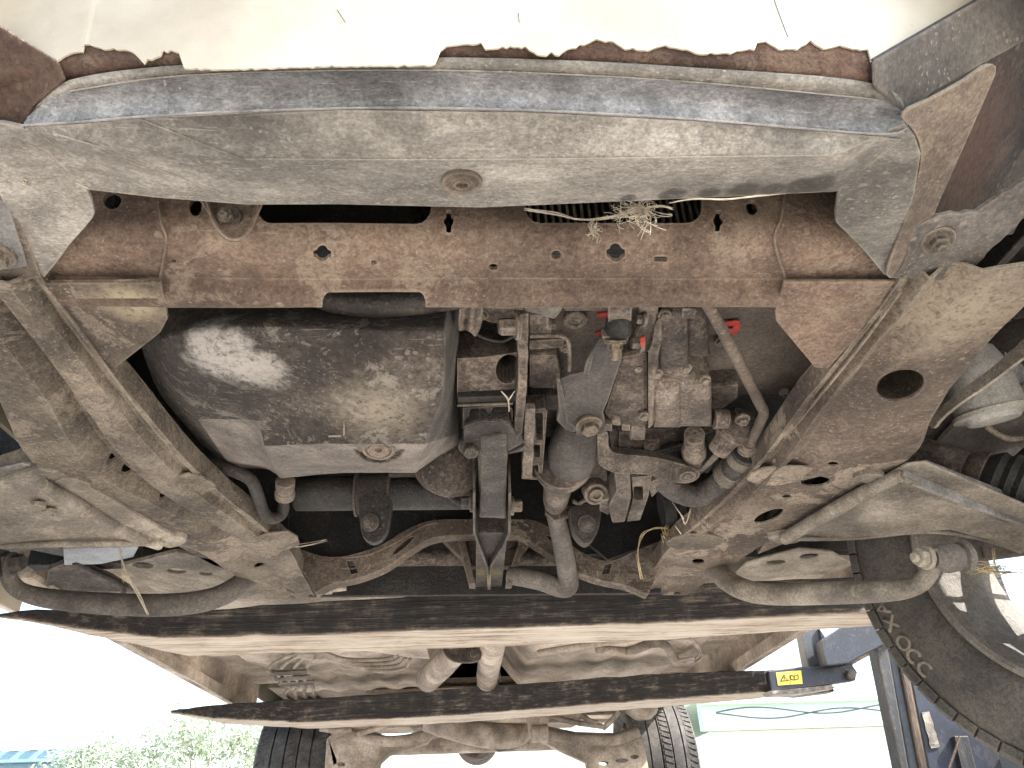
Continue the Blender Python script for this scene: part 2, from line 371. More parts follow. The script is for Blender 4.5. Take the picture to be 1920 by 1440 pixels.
M['mast'] = grime('worn_mast', (.014, .016, .022), (.028, .029, .034), (.085, .078, .072), s1=14, streak=.5, streakc=(.3, .26, .22), seed=27, edge=.5, rough=.5, stretch=(2, 2, .4))
M['bronze'] = grime('rusty_mast', (.07, .045, .03), (.13, .085, .055), (.2, .14, .095), s1=16, seed=28, edge=.4, rough=.5, metal=.3, stretch=(2, 2, .3))
M['tyre'] = grime('tyre_rubber', (.058, .05, .042), (.10, .086, .072), (.16, .138, .114), s1=9, s2=190, spots=.1, patch=.2, patchc=(.2, .165, .125), seed=29, edge=.35, edgec=(.22, .18, .14), rough=.85, bump=.35)
M['letter'] = grime('tyre_letter', (.17, .145, .11), (.25, .21, .16), (.34, .29, .22), s1=30, seed=30, edge=.4)
M['tyre_rear'] = grime('rear_tyre', (.06, .055, .05), (.11, .10, .09), (.19, .17, .15), s1=25, seed=31, spots=.3, edge=.4, edgec=(.3, .27, .23), bump=.3)
M['rim'] = grime('dusty_rim', (.12, .103, .085), (.19, .164, .137), (.29, .25, .21), s1=14, seed=32, edge=.4, rough=.85)
M['web'] = grime('pale_thread', (.45, .4, .32), (.6, .53, .42), (.72, .66, .54), s1=60, seed=33, edge=0, raw=True, stain=0, bump=0)
M['straw'] = grime('straw', (.3, .22, .11), (.46, .36, .2), (.6, .5, .32), s1=60, seed=34, edge=0, raw=True, stain=0, bump=0)
M['alu'] = grime('dusty_tin', (.2, .16, .13), (.35, .3, .24), (.55, .5, .43), s1=40, s2=260, seed=35, edge=.5, metal=.4, rough=.45)
M['panel_gap_light'] = grime('grey_panel_and_gap_light', (.44, .48, .52), (.58, .63, .68), (.72, .77, .8), s1=10, seed=36, edge=.3, bump=.1)  # grey guard panel; also the painted outside light in the rail gaps
M['red'] = grime('red_paint_mark', (.2, .02, .014), (.31, .028, .02), (.36, .055, .04), s1=60, seed=37, edge=0, raw=True, stain=0, bump=.2)
M['brownplastic'] = grime('peeled_bumper', (.085, .04, .025), (.13, .065, .04), (.19, .105, .065), s1=16, spots=.2, patch=.2, patchc=(.34, .24, .15), ps=10, seed=38, edge=.2)
M['goldbolt'] = grime('plated_bolt', (.15, .105, .065), (.26, .2, .135), (.38, .31, .22), s1=70, s2=300, seed=39, edge=.6, metal=.5, rough=.5)
# fork: bare scraped steel underneath, black on its flanks and top
def fork_mat():
    t = NT('scraped_fork')
    g1 = t.noise(26, 6, .7, t.map((.10, 2.0, 2.0), (0, 0, .04))); g2 = t.noise(70, 4, .7, t.map((.10, 1.6, 1.6), (0, 0, .03))); n1 = t.noise(7, 6, .7)
    f_ = t.math('ADD', t.math('ADD', t.math('MULTIPLY', g1, .4), t.math('MULTIPLY', g2, .35)), t.math('MULTIPLY', n1, .25))
    pale = t.ramp(f_, [(.38, (.11, .075, .05)), (.44, (.30, .235, .175)), (.50, (.47, .40, .325)), (.60, (.60, .54, .46))])
    d1 = t.noise(16, 7, .72); d2 = t.noise(60, 6, .8, t.map((.12, 1, 2.2), (0, .07, 0)))
    dark = t.ramp(t.math('ADD', t.math('MULTIPLY', d1, .45), t.math('MULTIPLY', d2, .55)), [(.40, (.010, .0095, .0095)), (.50, (.024, .021, .020)), (.55, (.07, .058, .049)), (.615, (.2, .165, .135)), (.70, (.36, .31, .26))])
    bv = t.n('ShaderNodeBevel'); bv.samples = 3; bv.inputs['Radius'].default_value = .010; sb = t.n('ShaderNodeSeparateXYZ'); t.l(bv.outputs[0], sb.inputs[0])
    f = t.step(t.math('ADD', sb.outputs[2], t.math('MULTIPLY', t.math('SUBTRACT', t.noise(55, 6, .75, t.map((.3, 1, 1))), .5), 2.2)), -.85, -.35, True)
    rustm = t.math('MULTIPLY', t.math('SUBTRACT', 1, t.math('ABSOLUTE', t.math('SUBTRACT', t.math('MULTIPLY', f, 2), 1))), .85)
    col = t.mix(rustm, t.mix(f, dark, pale), (.16, .085, .045)); t.l(col, t.b.inputs['Base Color']); t.b.inputs['Roughness'].default_value = .75
    t.l(t.bump(t.math('ADD', t.math('ADD', g1, g2), d2), .9, .004), t.b.inputs['Normal']); return t.m
M['fork'] = fork_mat()
def paint_mat():
    t = NT('aged_white_paint'); n1 = t.noise(7, 6, .6); n2 = t.noise(60, 6, .7)
    col = t.ramp(n1, [(.35, (.335, .287, .213)), (.5, (.405, .36, .278)), (.65, (.47, .43, .345))])
    sp = t.math('MULTIPLY', t.step(t.vor(48), .05, .09, True), t.step(t.noise(12, 2, .5), .54, .6)); col = t.mix(t.math('MULTIPLY', sp, .5), col, (.35, .27, .19))
    col = t.mix(t.math('MULTIPLY', t.step(n2, .58, .75), .25), col, (.55, .43, .3))
    t.l(col, t.b.inputs['Base Color']); t.b.inputs['Roughness'].default_value = .38; t.l(t.bump(n2, .08, .002), t.b.inputs['Normal']); return t.m
M['paint'] = paint_mat()
def plain(name, col, var=.15, scale=8, rough=.6, bump=.1):
    t = NT(name); n = t.noise(scale, 6, .6); lo = tuple(c * (1 - var) for c in col); hi = tuple(min(1, c * (1 + var)) for c in col)
    t.l(t.ramp(n, [(.35, lo), (.65, hi)]), t.b.inputs['Base Color']); t.b.inputs['Roughness'].default_value = rough; t.l(t.bump(n, bump, .01), t.b.inputs['Normal']); return t.m
M['yellow'] = plain('yellow_label', (.75, .6, .08), .1, 60, .4)
M['black'] = plain('black_print', (.03, .028, .02), .1, 60, .6)
M['ground'] = plain('pale_dry_gravel', (.345, .315, .275), .16, 1.5, .95, .5)
M['white_wall'] = plain('cream_wall', (.74, .72, .66), .05, 1, .8)
M['mint'] = plain('mint_roof', (.5, .68, .6), .06, 1, .6)
M['mint_y'] = plain('pale_green_roof', (.55, .68, .52), .06, 1, .6)
M['bluewall'] = plain('blue_wall', (.16, .27, .34), .08, .6, .7)
M['bark'] = plain('bark', (.3, .28, .24), .3, 12, .9, .6)

# ------------------------------------------------------------------ setting
gv = [(-400, -400, 0), (400, -400, 0), (400, 400, 0), (-400, 400, 0)]
tag(mk('ground', gv, [(0, 1, 2, 3)], M['ground']), kind='structure')

# ------------------------------------------------------------------ the car
X0 = H(890, 1250, z=.43).x - CO.x
car = empty('car', (X0, 2.0, 0), 'white car lifted on the forks, its dusty rusty underside seen from the front bumper', 'car')
def part(fn, name, *a, **k): return fn(name, *a, **k)

# --- bumper: dark plastic shell with an aged white paint skin that has flaked along the lower edge
def row(pts, n=6): return cr([HP(p) for p in pts], n)
R0 = [(60, 205, .399), (130, 150, .399), (350, 121, .399), (700, 109, .399), (1000, 112, .399), (1300, 128, .399), (1640, 158, .399), (1702, 214, .399)]
_r0 = row(R0)
import numpy as np
_fit = np.polyfit([p.x for p in _r0 if -.19 < p.x < .20], [p.y for p in _r0 if -.19 < p.x < .20], 2)
def tray_y(x): return float(np.polyval(_fit, max(-.36, min(.36, x))))
def bump_row(x, off=0):
    y0 = tray_y(x); k = .03 * (x - X0) ** 2
    pr = [(y0 + .03, .415), (y0 + .004, .4025), (y0 - .003, .4045), (y0 - .016, .465), (y0 - .03, .53), (y0 - .02, .62), (y0 + .03, .70)]
    return [CO + Vector((x, y + (k if i > 2 else 0) - off, h - off * .3)) for i, (y, h) in enumerate(pr)]
xs = [-.33 + i * .0148 for i in range(41)]
bumper = loft('bumper', [bump_row(x) for x in xs], M['brownplastic'], car, solid=.003)
def on_bumper(px, py, off):
    x = 0
    for _ in range(5):
        r_ = bump_row(x, off); a, b = r_[2], r_[3]; n = Vector((0, b.z - a.z, -(b.y - a.y))).normalized(); p = H(px, py, pl=(a, n)); x = p.x
    return p
jag = [(-40, 20), (0, 48), (60, 86), (108, 113), (122, 105), (135, 98), (155, 97), (158, 84), (185, 88), (205, 92), (242, 94), (258, 106), (270, 118), (276, 113), (300, 105), (306, 97), (320, 94), (335, 100), (345, 128),
       (420, 130), (600, 124), (815, 122), (826, 95), (838, 86), (870, 83), (902, 81), (910, 92), (950, 88), (985, 88), (1015, 106), (1034, 98), (1048, 104), (1065, 92), (1095, 84), (1118, 73), (1135, 78), (1150, 77), (1172, 92), (1180, 91), (1215, 95), (1240, 85), (1280, 92), (1312, 101), (1370, 99), (1382, 95), (1415, 92), (1420, 80), (1436, 77), (1460, 92), (1495, 92), (1520, 77), (1545, 92), (1575, 85), (1600, 92), (1628, 93), (1634, 116), (1700, 78), (1760, 44), (1842, 0), (1960, -60)]
rows = []
for i in range(len(jag) - 1):
    (x0, y0), (x1, y1) = jag[i], jag[i + 1]; k = max(1, int(abs(x1 - x0) / 7))
    for j in range(k + (1 if i == len(jag) - 2 else 0)):
        t = j / k; jx, jy = x0 + (x1 - x0) * t, y0 + (y1 - y0) * t + noise.noise(Vector((x0 + (x1 - x0) * t, 0, 0)) * .11) * 5
        p = on_bumper(jx, jy, .002); br = bump_row(p.x, .002)[2:]; col_ = [p]
        for n_, zt in enumerate((.445, .465, .50, .53, .57, .62, .66, .70)):
            z_ = max(CO.z + zt, p.z + .004 * (n_ + 1)); y_ = br[-1].y
            for u0, u1 in zip(br, br[1:]):
                if u0.z <= z_ <= u1.z: y_ = u0.y + (u1.y - u0.y) * (z_ - u0.z) / (u1.z - u0.z)
            col_.append(Vector((p.x, y_, z_)))
        if rows and col_[1].x < rows[-1][1].x + 2e-4:
            for q_ in col_[1:]: q_.x = rows[-1][1].x + 2e-4
        rows.append(col_)
paint = loft('paint_layer', rows, M['paint'], bumper, solid=.0012)
m = paint.modifiers.new('e', 'EDGE_SPLIT'); m.split_angle = R(40)
tag(paint, 'cream white paint skin flaked off along its lower edge')
for s_ in (-1, 1):
    cr_ = [[CO + Vector((X0 + s_ * x, y, h)) for h in (.475, .53, .62, .70)] for x, y in ((.33, .240), (.45, .250), (.60, .27), (.74, .31), (.83, .39), (.86, .50), (.865, .62))]
    loft('bumper_corner', cr_, M['paint'], bumper, solid=.004)
# dark scratches and a stone chip standing in the paint
for pts in ([(1452, 0), (1462, 28), (1478, 70)], [(632, 18), (648, 42)], [(972, 24), (974, 42)]):
    P = [on_bumper(x, y, .0021) for x, y in pts]
    tube('scratch', P, .00022, M['black'], bumper, seg=5)

# --- undertray
R1 = [(55, 212, .397), (130, 170, .396), (350, 140, .396), (700, 130, .396), (1000, 136, .396), (1300, 153, .396), (1640, 185, .396), (1706, 221, .397)]
Rm = [(50, 222, .393), (130, 195, .397), (350, 168, .397), (700, 160, .397), (1000, 166, .397), (1300, 183, .397), (1640, 215, .397), (1705, 230, .393)]
R2 = [(40, 236, .385), (140, 230, .380), (350, 214, .378), (700, 203, .378), (1000, 208, .378), (1300, 224, .378), (1640, 252, .380), (1700, 240, .385)]
undertray = loft('undertray', [row(r) for r in (R0, R1)], M['tray'], car, solid=.003)
loft('scuffed_channel', [row(r) for r in (R1, Rm, R2)], M['tray_sky_tint'], undertray, solid=.003, sub=1)
# lower panel: flat facets with folded edges
def facet(name, faces, mat, parent, thick=.003, bevel=0):
    """faces: lists of (px,py,z) sharing points"""
    idx = {}; V = []; Fc = []
    for f in faces:
        g = []
        for p in f:
            if p not in idx: idx[p] = len(V); V.append(HP(p))
            g.append(idx[p])
        Fc.append(tuple(g))
    o = mk(name, V, Fc, mat, parent, fix=True)
    me = o.data
    if sum(p.normal.dot(CO - p.center) * p.area for p in me.polygons) < 0: me.flip_normals()
    if bevel:
        m = o.modifiers.new('b', 'BEVEL'); m.width = bevel; m.segments = 3; m.limit_method = 'ANGLE'; m.angle_limit = R(4)
    m = o.modifiers.new('s', 'SOLIDIFY'); m.thickness = thick; m.offset = -1
    return o
a0, a1, a2, a3, a4, a5, a6 = (42, 239, .3845), (140, 233, .3795), (262, 223, .3785), (640, 206, .3775), (1000, 211, .3775), (1300, 227, .3775), (1640, 255, .3795)
f0, f1, f2, f3, f4 = (452, 298, .366), (900, 299, .365), (1300, 294, .365), (1560, 291, .368), (1690, 262, .383)
e0, e1, e2, e3, e4, e5, e6 = (160, 355, .383), (300, 371, .383), (458, 379, .382), (640, 383, .382), (900, 389, .381), (1200, 376, .382), (1570, 359, .384)
d0 = (175, 272, .373)
facet('lower_panel', [[a2, a3, f0], [a3, a4, f1, f0], [a4, a5, f2, f1], [a5, a6, f3, f2], [a6, f4, e6, f3], [f0, f1, e4, e3], [f0, e3, e2], [f1, f2, e5, e4], [f2, f3, e6, e5],
                      [a1, a2, f0, d0], [d0, f0, e2], [a0, a1, d0], [a0, d0, e1, e0], [d0, e2, e1]], M['tray'], undertray, bevel=.0018)
tpx('channel_lip', [(x, y - 1, z - .001) for x, y, z in R2], 2.2, M['tray_sky_tint'], undertray, seg=6)
tpx('fold_bead', [(f0[0], f0[1], f0[2]), (f1[0], f1[1], f1[2]), (f2[0], f2[1], f2[2]), (f3[0], f3[1], f3[2])], 1.6, M['tray'], undertray, seg=6)
for q_ in ([(262, 223, .3780), (452, 298, .3655)], [(100, 250, .3765), (175, 272, .3725), (458, 378, .3815)]): tpx('fold_bead', q_, 1.7, M['tray'], undertray, seg=6, spline=False)
tpx('front_bead', [(x, y + 1, z - .0005) for x, y, z in R1[1:-1]], 1.6, M['tray'], undertray, seg=6)
_a, _b, _c = HP(f1), HP(f2), HP(e4); pn = (_b - _a).cross(_c - _a).normalized()
if pn.z > 0: pn = -pn
pp = H(866, 338, pl=(_a, pn)) + pn * .0012
plug = lathe('plug', pp, pn, [(-.012, .0135), (.0012, .0135), (.0022, .0128), (.0008, .0118), (.0008, .0062), (.0030, .0055), (.0030, .0040), (-.001, .0034), (-.001, .0004)], M['bracket'], undertray, 36)
# tray corner pieces
plate('corner_piece', smooth2([(-30, 236), (42, 240), (95, 275), (160, 352), (175, 392), (172, 412), (130, 460), (84, 520), (60, 515), (30, 430), (-30, 300)], 2), ('p', [(0, 240, .384), (170, 400, .386), (84, 520, .386)]), .004, M['tray'], undertray, bevel=.001)
plate('corner_piece', [(1572, 357), (1640, 256), (1697, 232), (1716, 255), (1727, 290), (1716, 360), (1690, 440), (1660, 518), (1618, 468), (1568, 418), (1566, 400)], ('p', [(1570, 358, .384), (1715, 260, .384), (1660, 515, .387)]), .004, M['tray'], undertray, bevel=.001)
# hangers either side
hl = plate('front_hanger', [(-40, 232), (-8, 275), (78, 522), (0, 533), (-60, 540)], ('p', [(0, 290, .386), (78, 522, .384), (-40, 530, .382)]), .012, M['bracket'], car, bevel=.002)
plate('hanger_face', [(-30, 372), (14, 378), (52, 500), (0, 508), (-40, 508)], ('p', [(0, 372, .3845), (52, 500, .382), (-40, 508, .380)]), .003, M['arm_g'], hl)
bolt(H(-2, 478, z=.381), (0, 0, -1), .008, M['steel'], hl)
hr = plate('front_hanger', smooth2([(1692, 222), (1704, 204), (1745, 186), (1810, 150), (1842, 126), (1864, 122), (1868, 136), (1848, 185), (1808, 275), (1768, 365), (1736, 440), (1716, 480), (1700, 520), (1680, 522), (1662, 516), (1676, 470), (1700, 405), (1718, 345), (1727, 295), (1722, 262), (1708, 238)], 2), ('p', [(1700, 240, .381), (1860, 120, .40), (1670, 520, .383)]), .0025, M['bracket'], car, bevel=.0008)
plate('hanger_foot', [(1712, 430), (1760, 405), (1830, 398), (1935, 330), (1950, 380), (1800, 526), (1672, 521), (1692, 500)], ('p', [(1700, 430, .387), (1900, 380, .398), (1690, 520, .384)]), .004, M['splash'], hr, rough=3)
bolt(H(1758, 450, z=.3875), Vector((-.1, -.2, -1)).normalized(), .0075, M['steel'], hr, washer=1.7, stud=.003)
# fender liners / dark side skins
plate('splash_shield', [(1640, 112), (1850, -10), (1990, -90), (2000, 250), (1900, 440), (1700, 470), (1690, 260), (1700, 190)], ('p', [(1650, 112, .409), (1960, -60, .54), (1720, 450, .40)]), .004, M['liner'], car)
plate('splash_shield', [(1640, 114), (1760, 44), (1860, -14), (1990, -100), (1990, 40), (1840, 122), (1745, 176), (1700, 216), (1642, 160)], ('p', [(1650, 112, .406), (1960, -60, .52), (1705, 214, .397)]), .003, M['splash'], car)
plate('splash_shield', [(-60, 10), (0, 50), (105, 114), (120, 150), (60, 200), (40, 236), (-8, 280), (-60, 240)], ('p', [(0, 50, .42), (110, 116, .402), (40, 236, .392)]), .003, M['brownplastic'], car)
# trim skirt: front floor under the bumper between peeled skin and tray is the bumper shell itself

# --- front crossmember
YF = .43
xl, xr = H(70, 480, z=.395).x, H(1700, 480, z=.395).x
cp = [(YF + .002, .52), (YF, .46), (YF, .418), (YF + .003, .408), (YF + .010, .401), (YF + .022, .3965), (YF + .036, .3955), (YF + .049, .3960), (YF + .052, .3935), (YF + .055, .3865), (YF + .060, .3825), (YF + .067, .3815), (YF + .072, .3835)]
def cm_row(x): return [Vector((x, CO.y + y, CO.z + h)) + Vector((0, noise.noise(Vector((x * 9, y * 20, 1))) * .0012, noise.noise(Vector((x * 7, y * 20, 5))) * .0016)) for y, h in cp]
NX = 48
cross = loft('crossmember', [cm_row(xl + (xr - xl) * i / NX) for i in range(NX + 1)], M['cross'], car, solid=.004)
cy = lambda o: prism_data(o, ('y', YF), .03, back=.03)
cz = lambda o: prism_data(o, ('z', .396), .03, back=.03)
cut(cross, [cy(rrect(482, 330, 808, 416, 26)), cy(rrect(985, 330, 1316, 416, 26)), cy(keyhole(841, 410, 10, 7)), cy(keyhole(1347, 411, 10, 7)), cy(ell(1410, 389, 12, 14)), cy(ell(210, 375, 17, 17)), cy(ell(366, 386, 12, 18)),
            cz(ell(325, 490, 5, 3.2)), cz(keyhole(604, 478, 12, 5, False)), cz(ell(701, 492, 6, 4)), cz(ell(925, 500, 9, 6)), cz(ell(1043, 480, 9.5, 6.5)), cz(keyhole(1155, 478, 13, 5, False)), cz(rrect(1226, 482, 1252, 491, 4)),
            prism_data(rrect(604, 556, 798, 640, 12), ('z', .382), .03, back=.03)])
for p in cross.data.polygons: p.use_smooth = True
m = cross.modifiers.new('e', 'EDGE_SPLIT'); m.split_angle = R(32)
# weld seams down both ends
for pts in ([(296, 370, 'y', .4285), (303, 420, 'y', .4285), (312, 446, .4025), (306, 490, .3935), (300, 528, .3935), (308, 550, .386), (310, 574, .3845)],
            [(1472, 366, 'y', .4285), (1464, 410, 'y', .4285), (1452, 446, .4025), (1462, 490, .3935), (1474, 528, .3935), (1468, 552, .386), (1462, 574, .3845)]):
    tpx('weld_seam', pts, 2.4, M['cross'], cross, seg=6)
# tow lug with nut
lug = plate('tow_lug', smooth2([(372, 360), (392, 402), (408, 438), (432, 455), (458, 448), (470, 428), (482, 400), (492, 362), (430, 350)], 3), ('y', .416), .003, M['cross'], cross)
bolt(H(430, 410, y=.416), Vector((-.2, -1, -.35)).normalized(), .0065, M['steel'], cross, washer=1.5, stud=.002)
tpx('lug_hook', [(386, 368, 'y', .414), (404, 420, 'y', .412), (430, 447, 'y', .411), (458, 442, 'y', .412), (476, 408, 'y', .414), (484, 365, 'y', .416)], 4, M['cross'], cross, seg=8)
# radiator fins seen in the slots
rad = boxw('radiator', (X0 - .33, .462, .43), (X0 + .33, .50, .62), M['dark'], car)
for i in range(46):
    x = X0 - .01 + i * .0062
    boxw('fin', (x, .452, .425), (x + .0022, .462, .50), M['cast'], rad, bevel=0)
# gusset plates
plate('gusset', [(80, 532), (302, 530), (308, 560), (314, 598), (300, 624), (206, 698), (170, 655)], ('p', [(80, 532, .384), (310, 590, .382), (206, 698, .379)]), .004, M['gusset'], cross)
plate('gusset', [(1470, 530), (1690, 528), (1600, 640), (1553, 692), (1528, 690), (1456, 604), (1454, 586)], ('p', [(1470, 530, .384), (1690, 530, .384), (1540, 692, .379)]), .004, M['cross'], cross)

# --- subframe rails, lofted front to rear across a ribbed section
def rail(name, st, offs, mat, holes, parent=car, wall=.026, inner_last=True):
    """st: (outer px, inner px) per station; offs: (t, dz) across"""
    O = cr([(a[0], a[1], 0) for a, b in st], 6); I = cr([(b[0], b[1], 0) for a, b in st], 6); rows_ = []
    n = len(O)
    for k, (a, b) in enumerate(zip(O, I)):
        s = k / (n - 1); r_ = []
        for t, dz in offs:
            p = H(a.x + (b.x - a.x) * t, a.y + (b.y - a.y) * t, z=.38)
            f_ = (1 - max(0, (s - .62) / .2)) if s > .62 else 1; f_ = max(f_, .25)
            p.z += dz * f_ + noise.noise(p * 16) * .0025 + noise.noise(p * 45) * .0012
            r_.append(p)
        up1 = r_[0] + Vector((0, 0, wall)); up2 = r_[-1] + Vector((0, 0, wall))
        rows_.append([up1, r_[0] + Vector((0, 0, .004))] + r_ + [r_[-1] + Vector((0, 0, .004)), up2])
    o = loft(name, rows_, mat, parent, solid=.003)
    if holes: cut(o, [prism_data(h_, ('z', .38), .018, back=.02) for h_ in holes])
    for p in o.data.polygons: p.use_smooth = True
    m = o.modifiers.new('e', 'EDGE_SPLIT'); m.split_angle = R(40)
    m = o.modifiers.new('b', 'WELD'); o.modifiers.remove(m)
    return o
offsL = [(0, .003), (.06, 0), (.2, -.003), (.38, -.003), (.44, .006), (.49, .018), (.55, .018), (.61, .004), (.66, -.006), (.80, -.008), (.87, -.003), (.90, .008), (.94, .008), (.97, .001), (1, .003)]
rl = rail('subframe_rail', [((-190, 500), (72, 524)), ((-80, 640), (150, 632)), ((-10, 745), (238, 738)), ((42, 850), (330, 850)), ((110, 905), (398, 915)), ((200, 935), (470, 975)), ((330, 1010), (540, 1030)), ((430, 1072), (566, 1075)), ((500, 1124), (592, 1120))], offsL, M['rail'],
          [ell(240, 898, 17, 7, 5), ell(210, 877, 12, 5, 5), ell(196 + 290, 1064, 11, 4), ell(545, 1111, 9, 3), ell(305, 941, 9, 4)])
offsR = [(0, .008), (.05, .0), (.25, -.002), (.5, -.003), (.60, -.003), (.67, .005), (.75, .009), (.81, .0), (.86, -.004), (.90, .009), (.94, .010), (.97, .0), (1, .0)]
rr_ = rail('subframe_rail', [((2070, 470), (1688, 526)), ((1950, 560), (1618, 618)), ((1850, 660), (1560, 690)), ((1760, 780), (1488, 782)), ((1716, 862), (1420, 872)), ((1600, 920), (1330, 962)), ((1480, 995), (1262, 1020)), ((1370, 1062), (1225, 1068)), ((1292, 1116), (1200, 1112))], offsR, M['rail_r'],
           [ell(1687, 719, 46, 29, -12, 32), ell(1528, 898, 28, 11, -3), ell(1561, 866, 11, 4.5), ell(1441, 965, 30, 10, -22), ell(1475, 929, 9, 4), ell(1309, 1052, 12, 5), ell(1270, 1112, 7, 3)])
# tab plates with nut holes on the inner shoulders
for o_, par, hx in (([(300, 905), (352, 890), (395, 905), (402, 918), (350, 935), (300, 925)], rl, (352, 904)), ([(1400, 900), (1430, 880), (1500, 876), (1560, 886), (1490, 905), (1440, 912)], rr_, (1425, 892)), ([(1248, 1018), (1290, 1002), (1360, 1010), (1330, 1030), (1270, 1030)], rr_, (1262, 1015)), ([(470, 1010), (540, 998), (562, 1022), (520, 1034), (480, 1030)], rl, (530, 1018))):
    plate('shoulder_tab', smooth2(o_, 2), ('z', .3785), .004, M['rail'], par)
# rolled seam along right rail
tpx('seam', [(1690, 545, .378), (1620, 640, .377), (1560, 715, .377), (1490, 800, .376)], 3, M['rail_r'], rr_, seg=6)
tpx('seam', [(78, 530, .378), (150, 620, .378), (205, 695, .377), (255, 760, .378)], 3, M['rail'], rl, seg=6)
# big bore sleeve above the large hole in the right rail
ps = H(1687, 719, z=.40); lathe('bore_sleeve', ps, (0.1, .3, 1), [(0, .026), (.05, .026), (.05, .022), (0, .022)], M['rail_r'], rr_, closed=True)

# --- rear subframe arch
YA = 1.22
up_ = cr([(x, y, 0) for x, y in [(540, 1020), (600, 1042), (650, 1042), (715, 1022), (765, 992), (812, 976), (880, 974), (960, 974), (1004, 977), (1045, 1000), (1090, 1035), (1140, 1052), (1190, 1034), (1262, 1004)]], 6)
lo_ = cr([(x, y, 0) for x, y in [(590, 1112), (625, 1094), (670, 1084), (722, 1064), (772, 1030), (815, 1008), (880, 1003), (958, 1003), (988, 1012), (1030, 1038), (1070, 1066), (1120, 1086), (1175, 1098), (1216, 1114)]], 6)
arch = loft('rear_arch', [[H(q.x, q.y, y=YA - .0 + .0 * k) for q in (a + (b - a) * t for t in (0, .12, .5, .88, 1))] for k, (a, b) in enumerate(zip(up_, lo_))], M['rail_r'], car, solid=.03, smooth=False)
cut(arch, [prism_data(h_, ('y', YA), .05, back=.02) for h_ in ([(735, 1040), (744, 1026), (770, 1006), (778, 1006), (768, 1018), (744, 1038)], [(650, 1052), (661, 1050), (672, 1074), (658, 1077)], [(1134, 1058), (1148, 1056), (1142, 1076), (1128, 1078)], [(1022, 1004), (1030, 1004), (1048, 1020), (1044, 1023)])])
tpx('arch_seam', [(640, 1046, 'y', YA), (690, 1040, 'y', YA), (745, 1016, 'y', YA), (790, 988, 'y', YA), (820, 980, 'y', YA)], 1.5, M['rail_r'], arch, seg=6)
plate('arch_box', [(812, 985), (1004, 985), (1000, 1010), (960, 1062), (880, 1062), (830, 1012)], ('y', YA + .05), .02, M['rail_r'], arch, holes=[[(822, 994), (866, 994), (880, 1030), (840, 1008)], [(968, 994), (992, 994), (975, 1020)]])
for a, b in (((858, 985), (884, 1095)), ((988, 985), (952, 1095))):
    plate('arch_strut', [(a[0] - 6, a[1]), (a[0] + 8, a[1]), (b[0] + 8, b[1]), (b[0] - 4, b[1])], ('y', YA + .03), .03, M['rail_r'], arch)
tpx('cross_tube', [(690, 1048, 'y', 1.34), (800, 1046, 'y', 1.34), (1080, 1046, 'y', 1.34)], 15, M['cast'], car, n=2)
lathe('drum', H(800, 1082, y=1.45), (1, 0, 0), [(0, .02), (.004, .034), (.09, .036), (.1, .03), (.105, .01)], M['hose'], car)
lathe('drum', H(728, 1075, y=1.42), (1, 0, -.2), [(0, .01), (.004, .022), (.045, .022), (.06, .012)], M['hose'], car)
lathe('brake_union', H(600, 1108, y=1.3), (1, 0, .1), [(0, .006), (.012, .008), (.02, .008), (.022, .005), (.045, .005)], M['dustpipe'], car, 10)

# --- engine bay darkness: block, bulkhead, bonnet
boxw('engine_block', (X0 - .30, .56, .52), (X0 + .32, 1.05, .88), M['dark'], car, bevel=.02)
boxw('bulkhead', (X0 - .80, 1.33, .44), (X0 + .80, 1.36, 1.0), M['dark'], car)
plate('dark_backing_plate', [(548, 1022), (1250, 1022), (1240, 1112), (560, 1118)], ('y', 1.348), .01, M['dark'], car)  # dark plate added only to blacken the view behind the rear arch
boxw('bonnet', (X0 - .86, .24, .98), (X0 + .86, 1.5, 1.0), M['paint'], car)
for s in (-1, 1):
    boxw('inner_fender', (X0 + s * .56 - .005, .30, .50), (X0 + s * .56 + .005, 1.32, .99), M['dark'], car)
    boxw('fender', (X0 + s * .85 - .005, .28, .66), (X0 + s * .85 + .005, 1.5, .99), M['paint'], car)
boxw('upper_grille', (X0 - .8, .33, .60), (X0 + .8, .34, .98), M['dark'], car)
# --- oil pan
pg = [
 [(250, 560, .47), (290, 560, .455), (350, 560, .455), (450, 560, .455), (550, 560, .455), (650, 560, .455), (750, 560, .455), (840, 560, .455), (866, 560, .48)],
 [(262, 640, .45), (300, 636, .405), (358, 622, .392), (440, 612, .388), (520, 612, .388), (620, 616, .389), (720, 620, .388), (832, 620, .390), (862, 600, .47)],
 [(276, 690, .45), (312, 688, .402), (362, 688, .378), (440, 690, .374), (520, 690, .376), (620, 690, .373), (720, 690, .370), (833, 690, .372), (861, 690, .47)],
 [(296, 735, .45), (332, 735, .40), (385, 732, .387), (440, 733, .384), (500, 738, .378), (620, 742, .365), (720, 742, .362), (830, 742, .365), (862, 742, .47)],
 [(338, 790, .45), (372, 786, .402), (418, 786, .392), (462, 786, .390), (484, 790, .374), (600, 790, .360), (720, 790, .358), (812, 790, .360), (863, 788, .46)],
 [(384, 838, .455), (402, 832, .406), (438, 832, .394), (478, 832, .392), (496, 836, .362), (610, 832, .351), (720, 832, .350), (796, 832, .352), (864, 812, .45)],
 [(424, 873, .465), (430, 871, .422), (460, 872, .397), (503, 874, .395), (514, 880, .370), (620, 866, .362), (720, 866, .362), (788, 866, .366), (864, 834, .44)],
 [(428, 876, .50), (434, 875, .47), (462, 876, .45), (507, 877, .45), (526, 897, .384), (630, 885, .382), (722, 887, .383), (780, 886, .386), (832, 848, .45)],
 [(430, 878, .56), (440, 878, .54), (470, 878, .54), (520, 880, .54), (540, 896, .50), (640, 884, .50), (720, 886, .50), (775, 885, .50), (826, 850, .52)]]
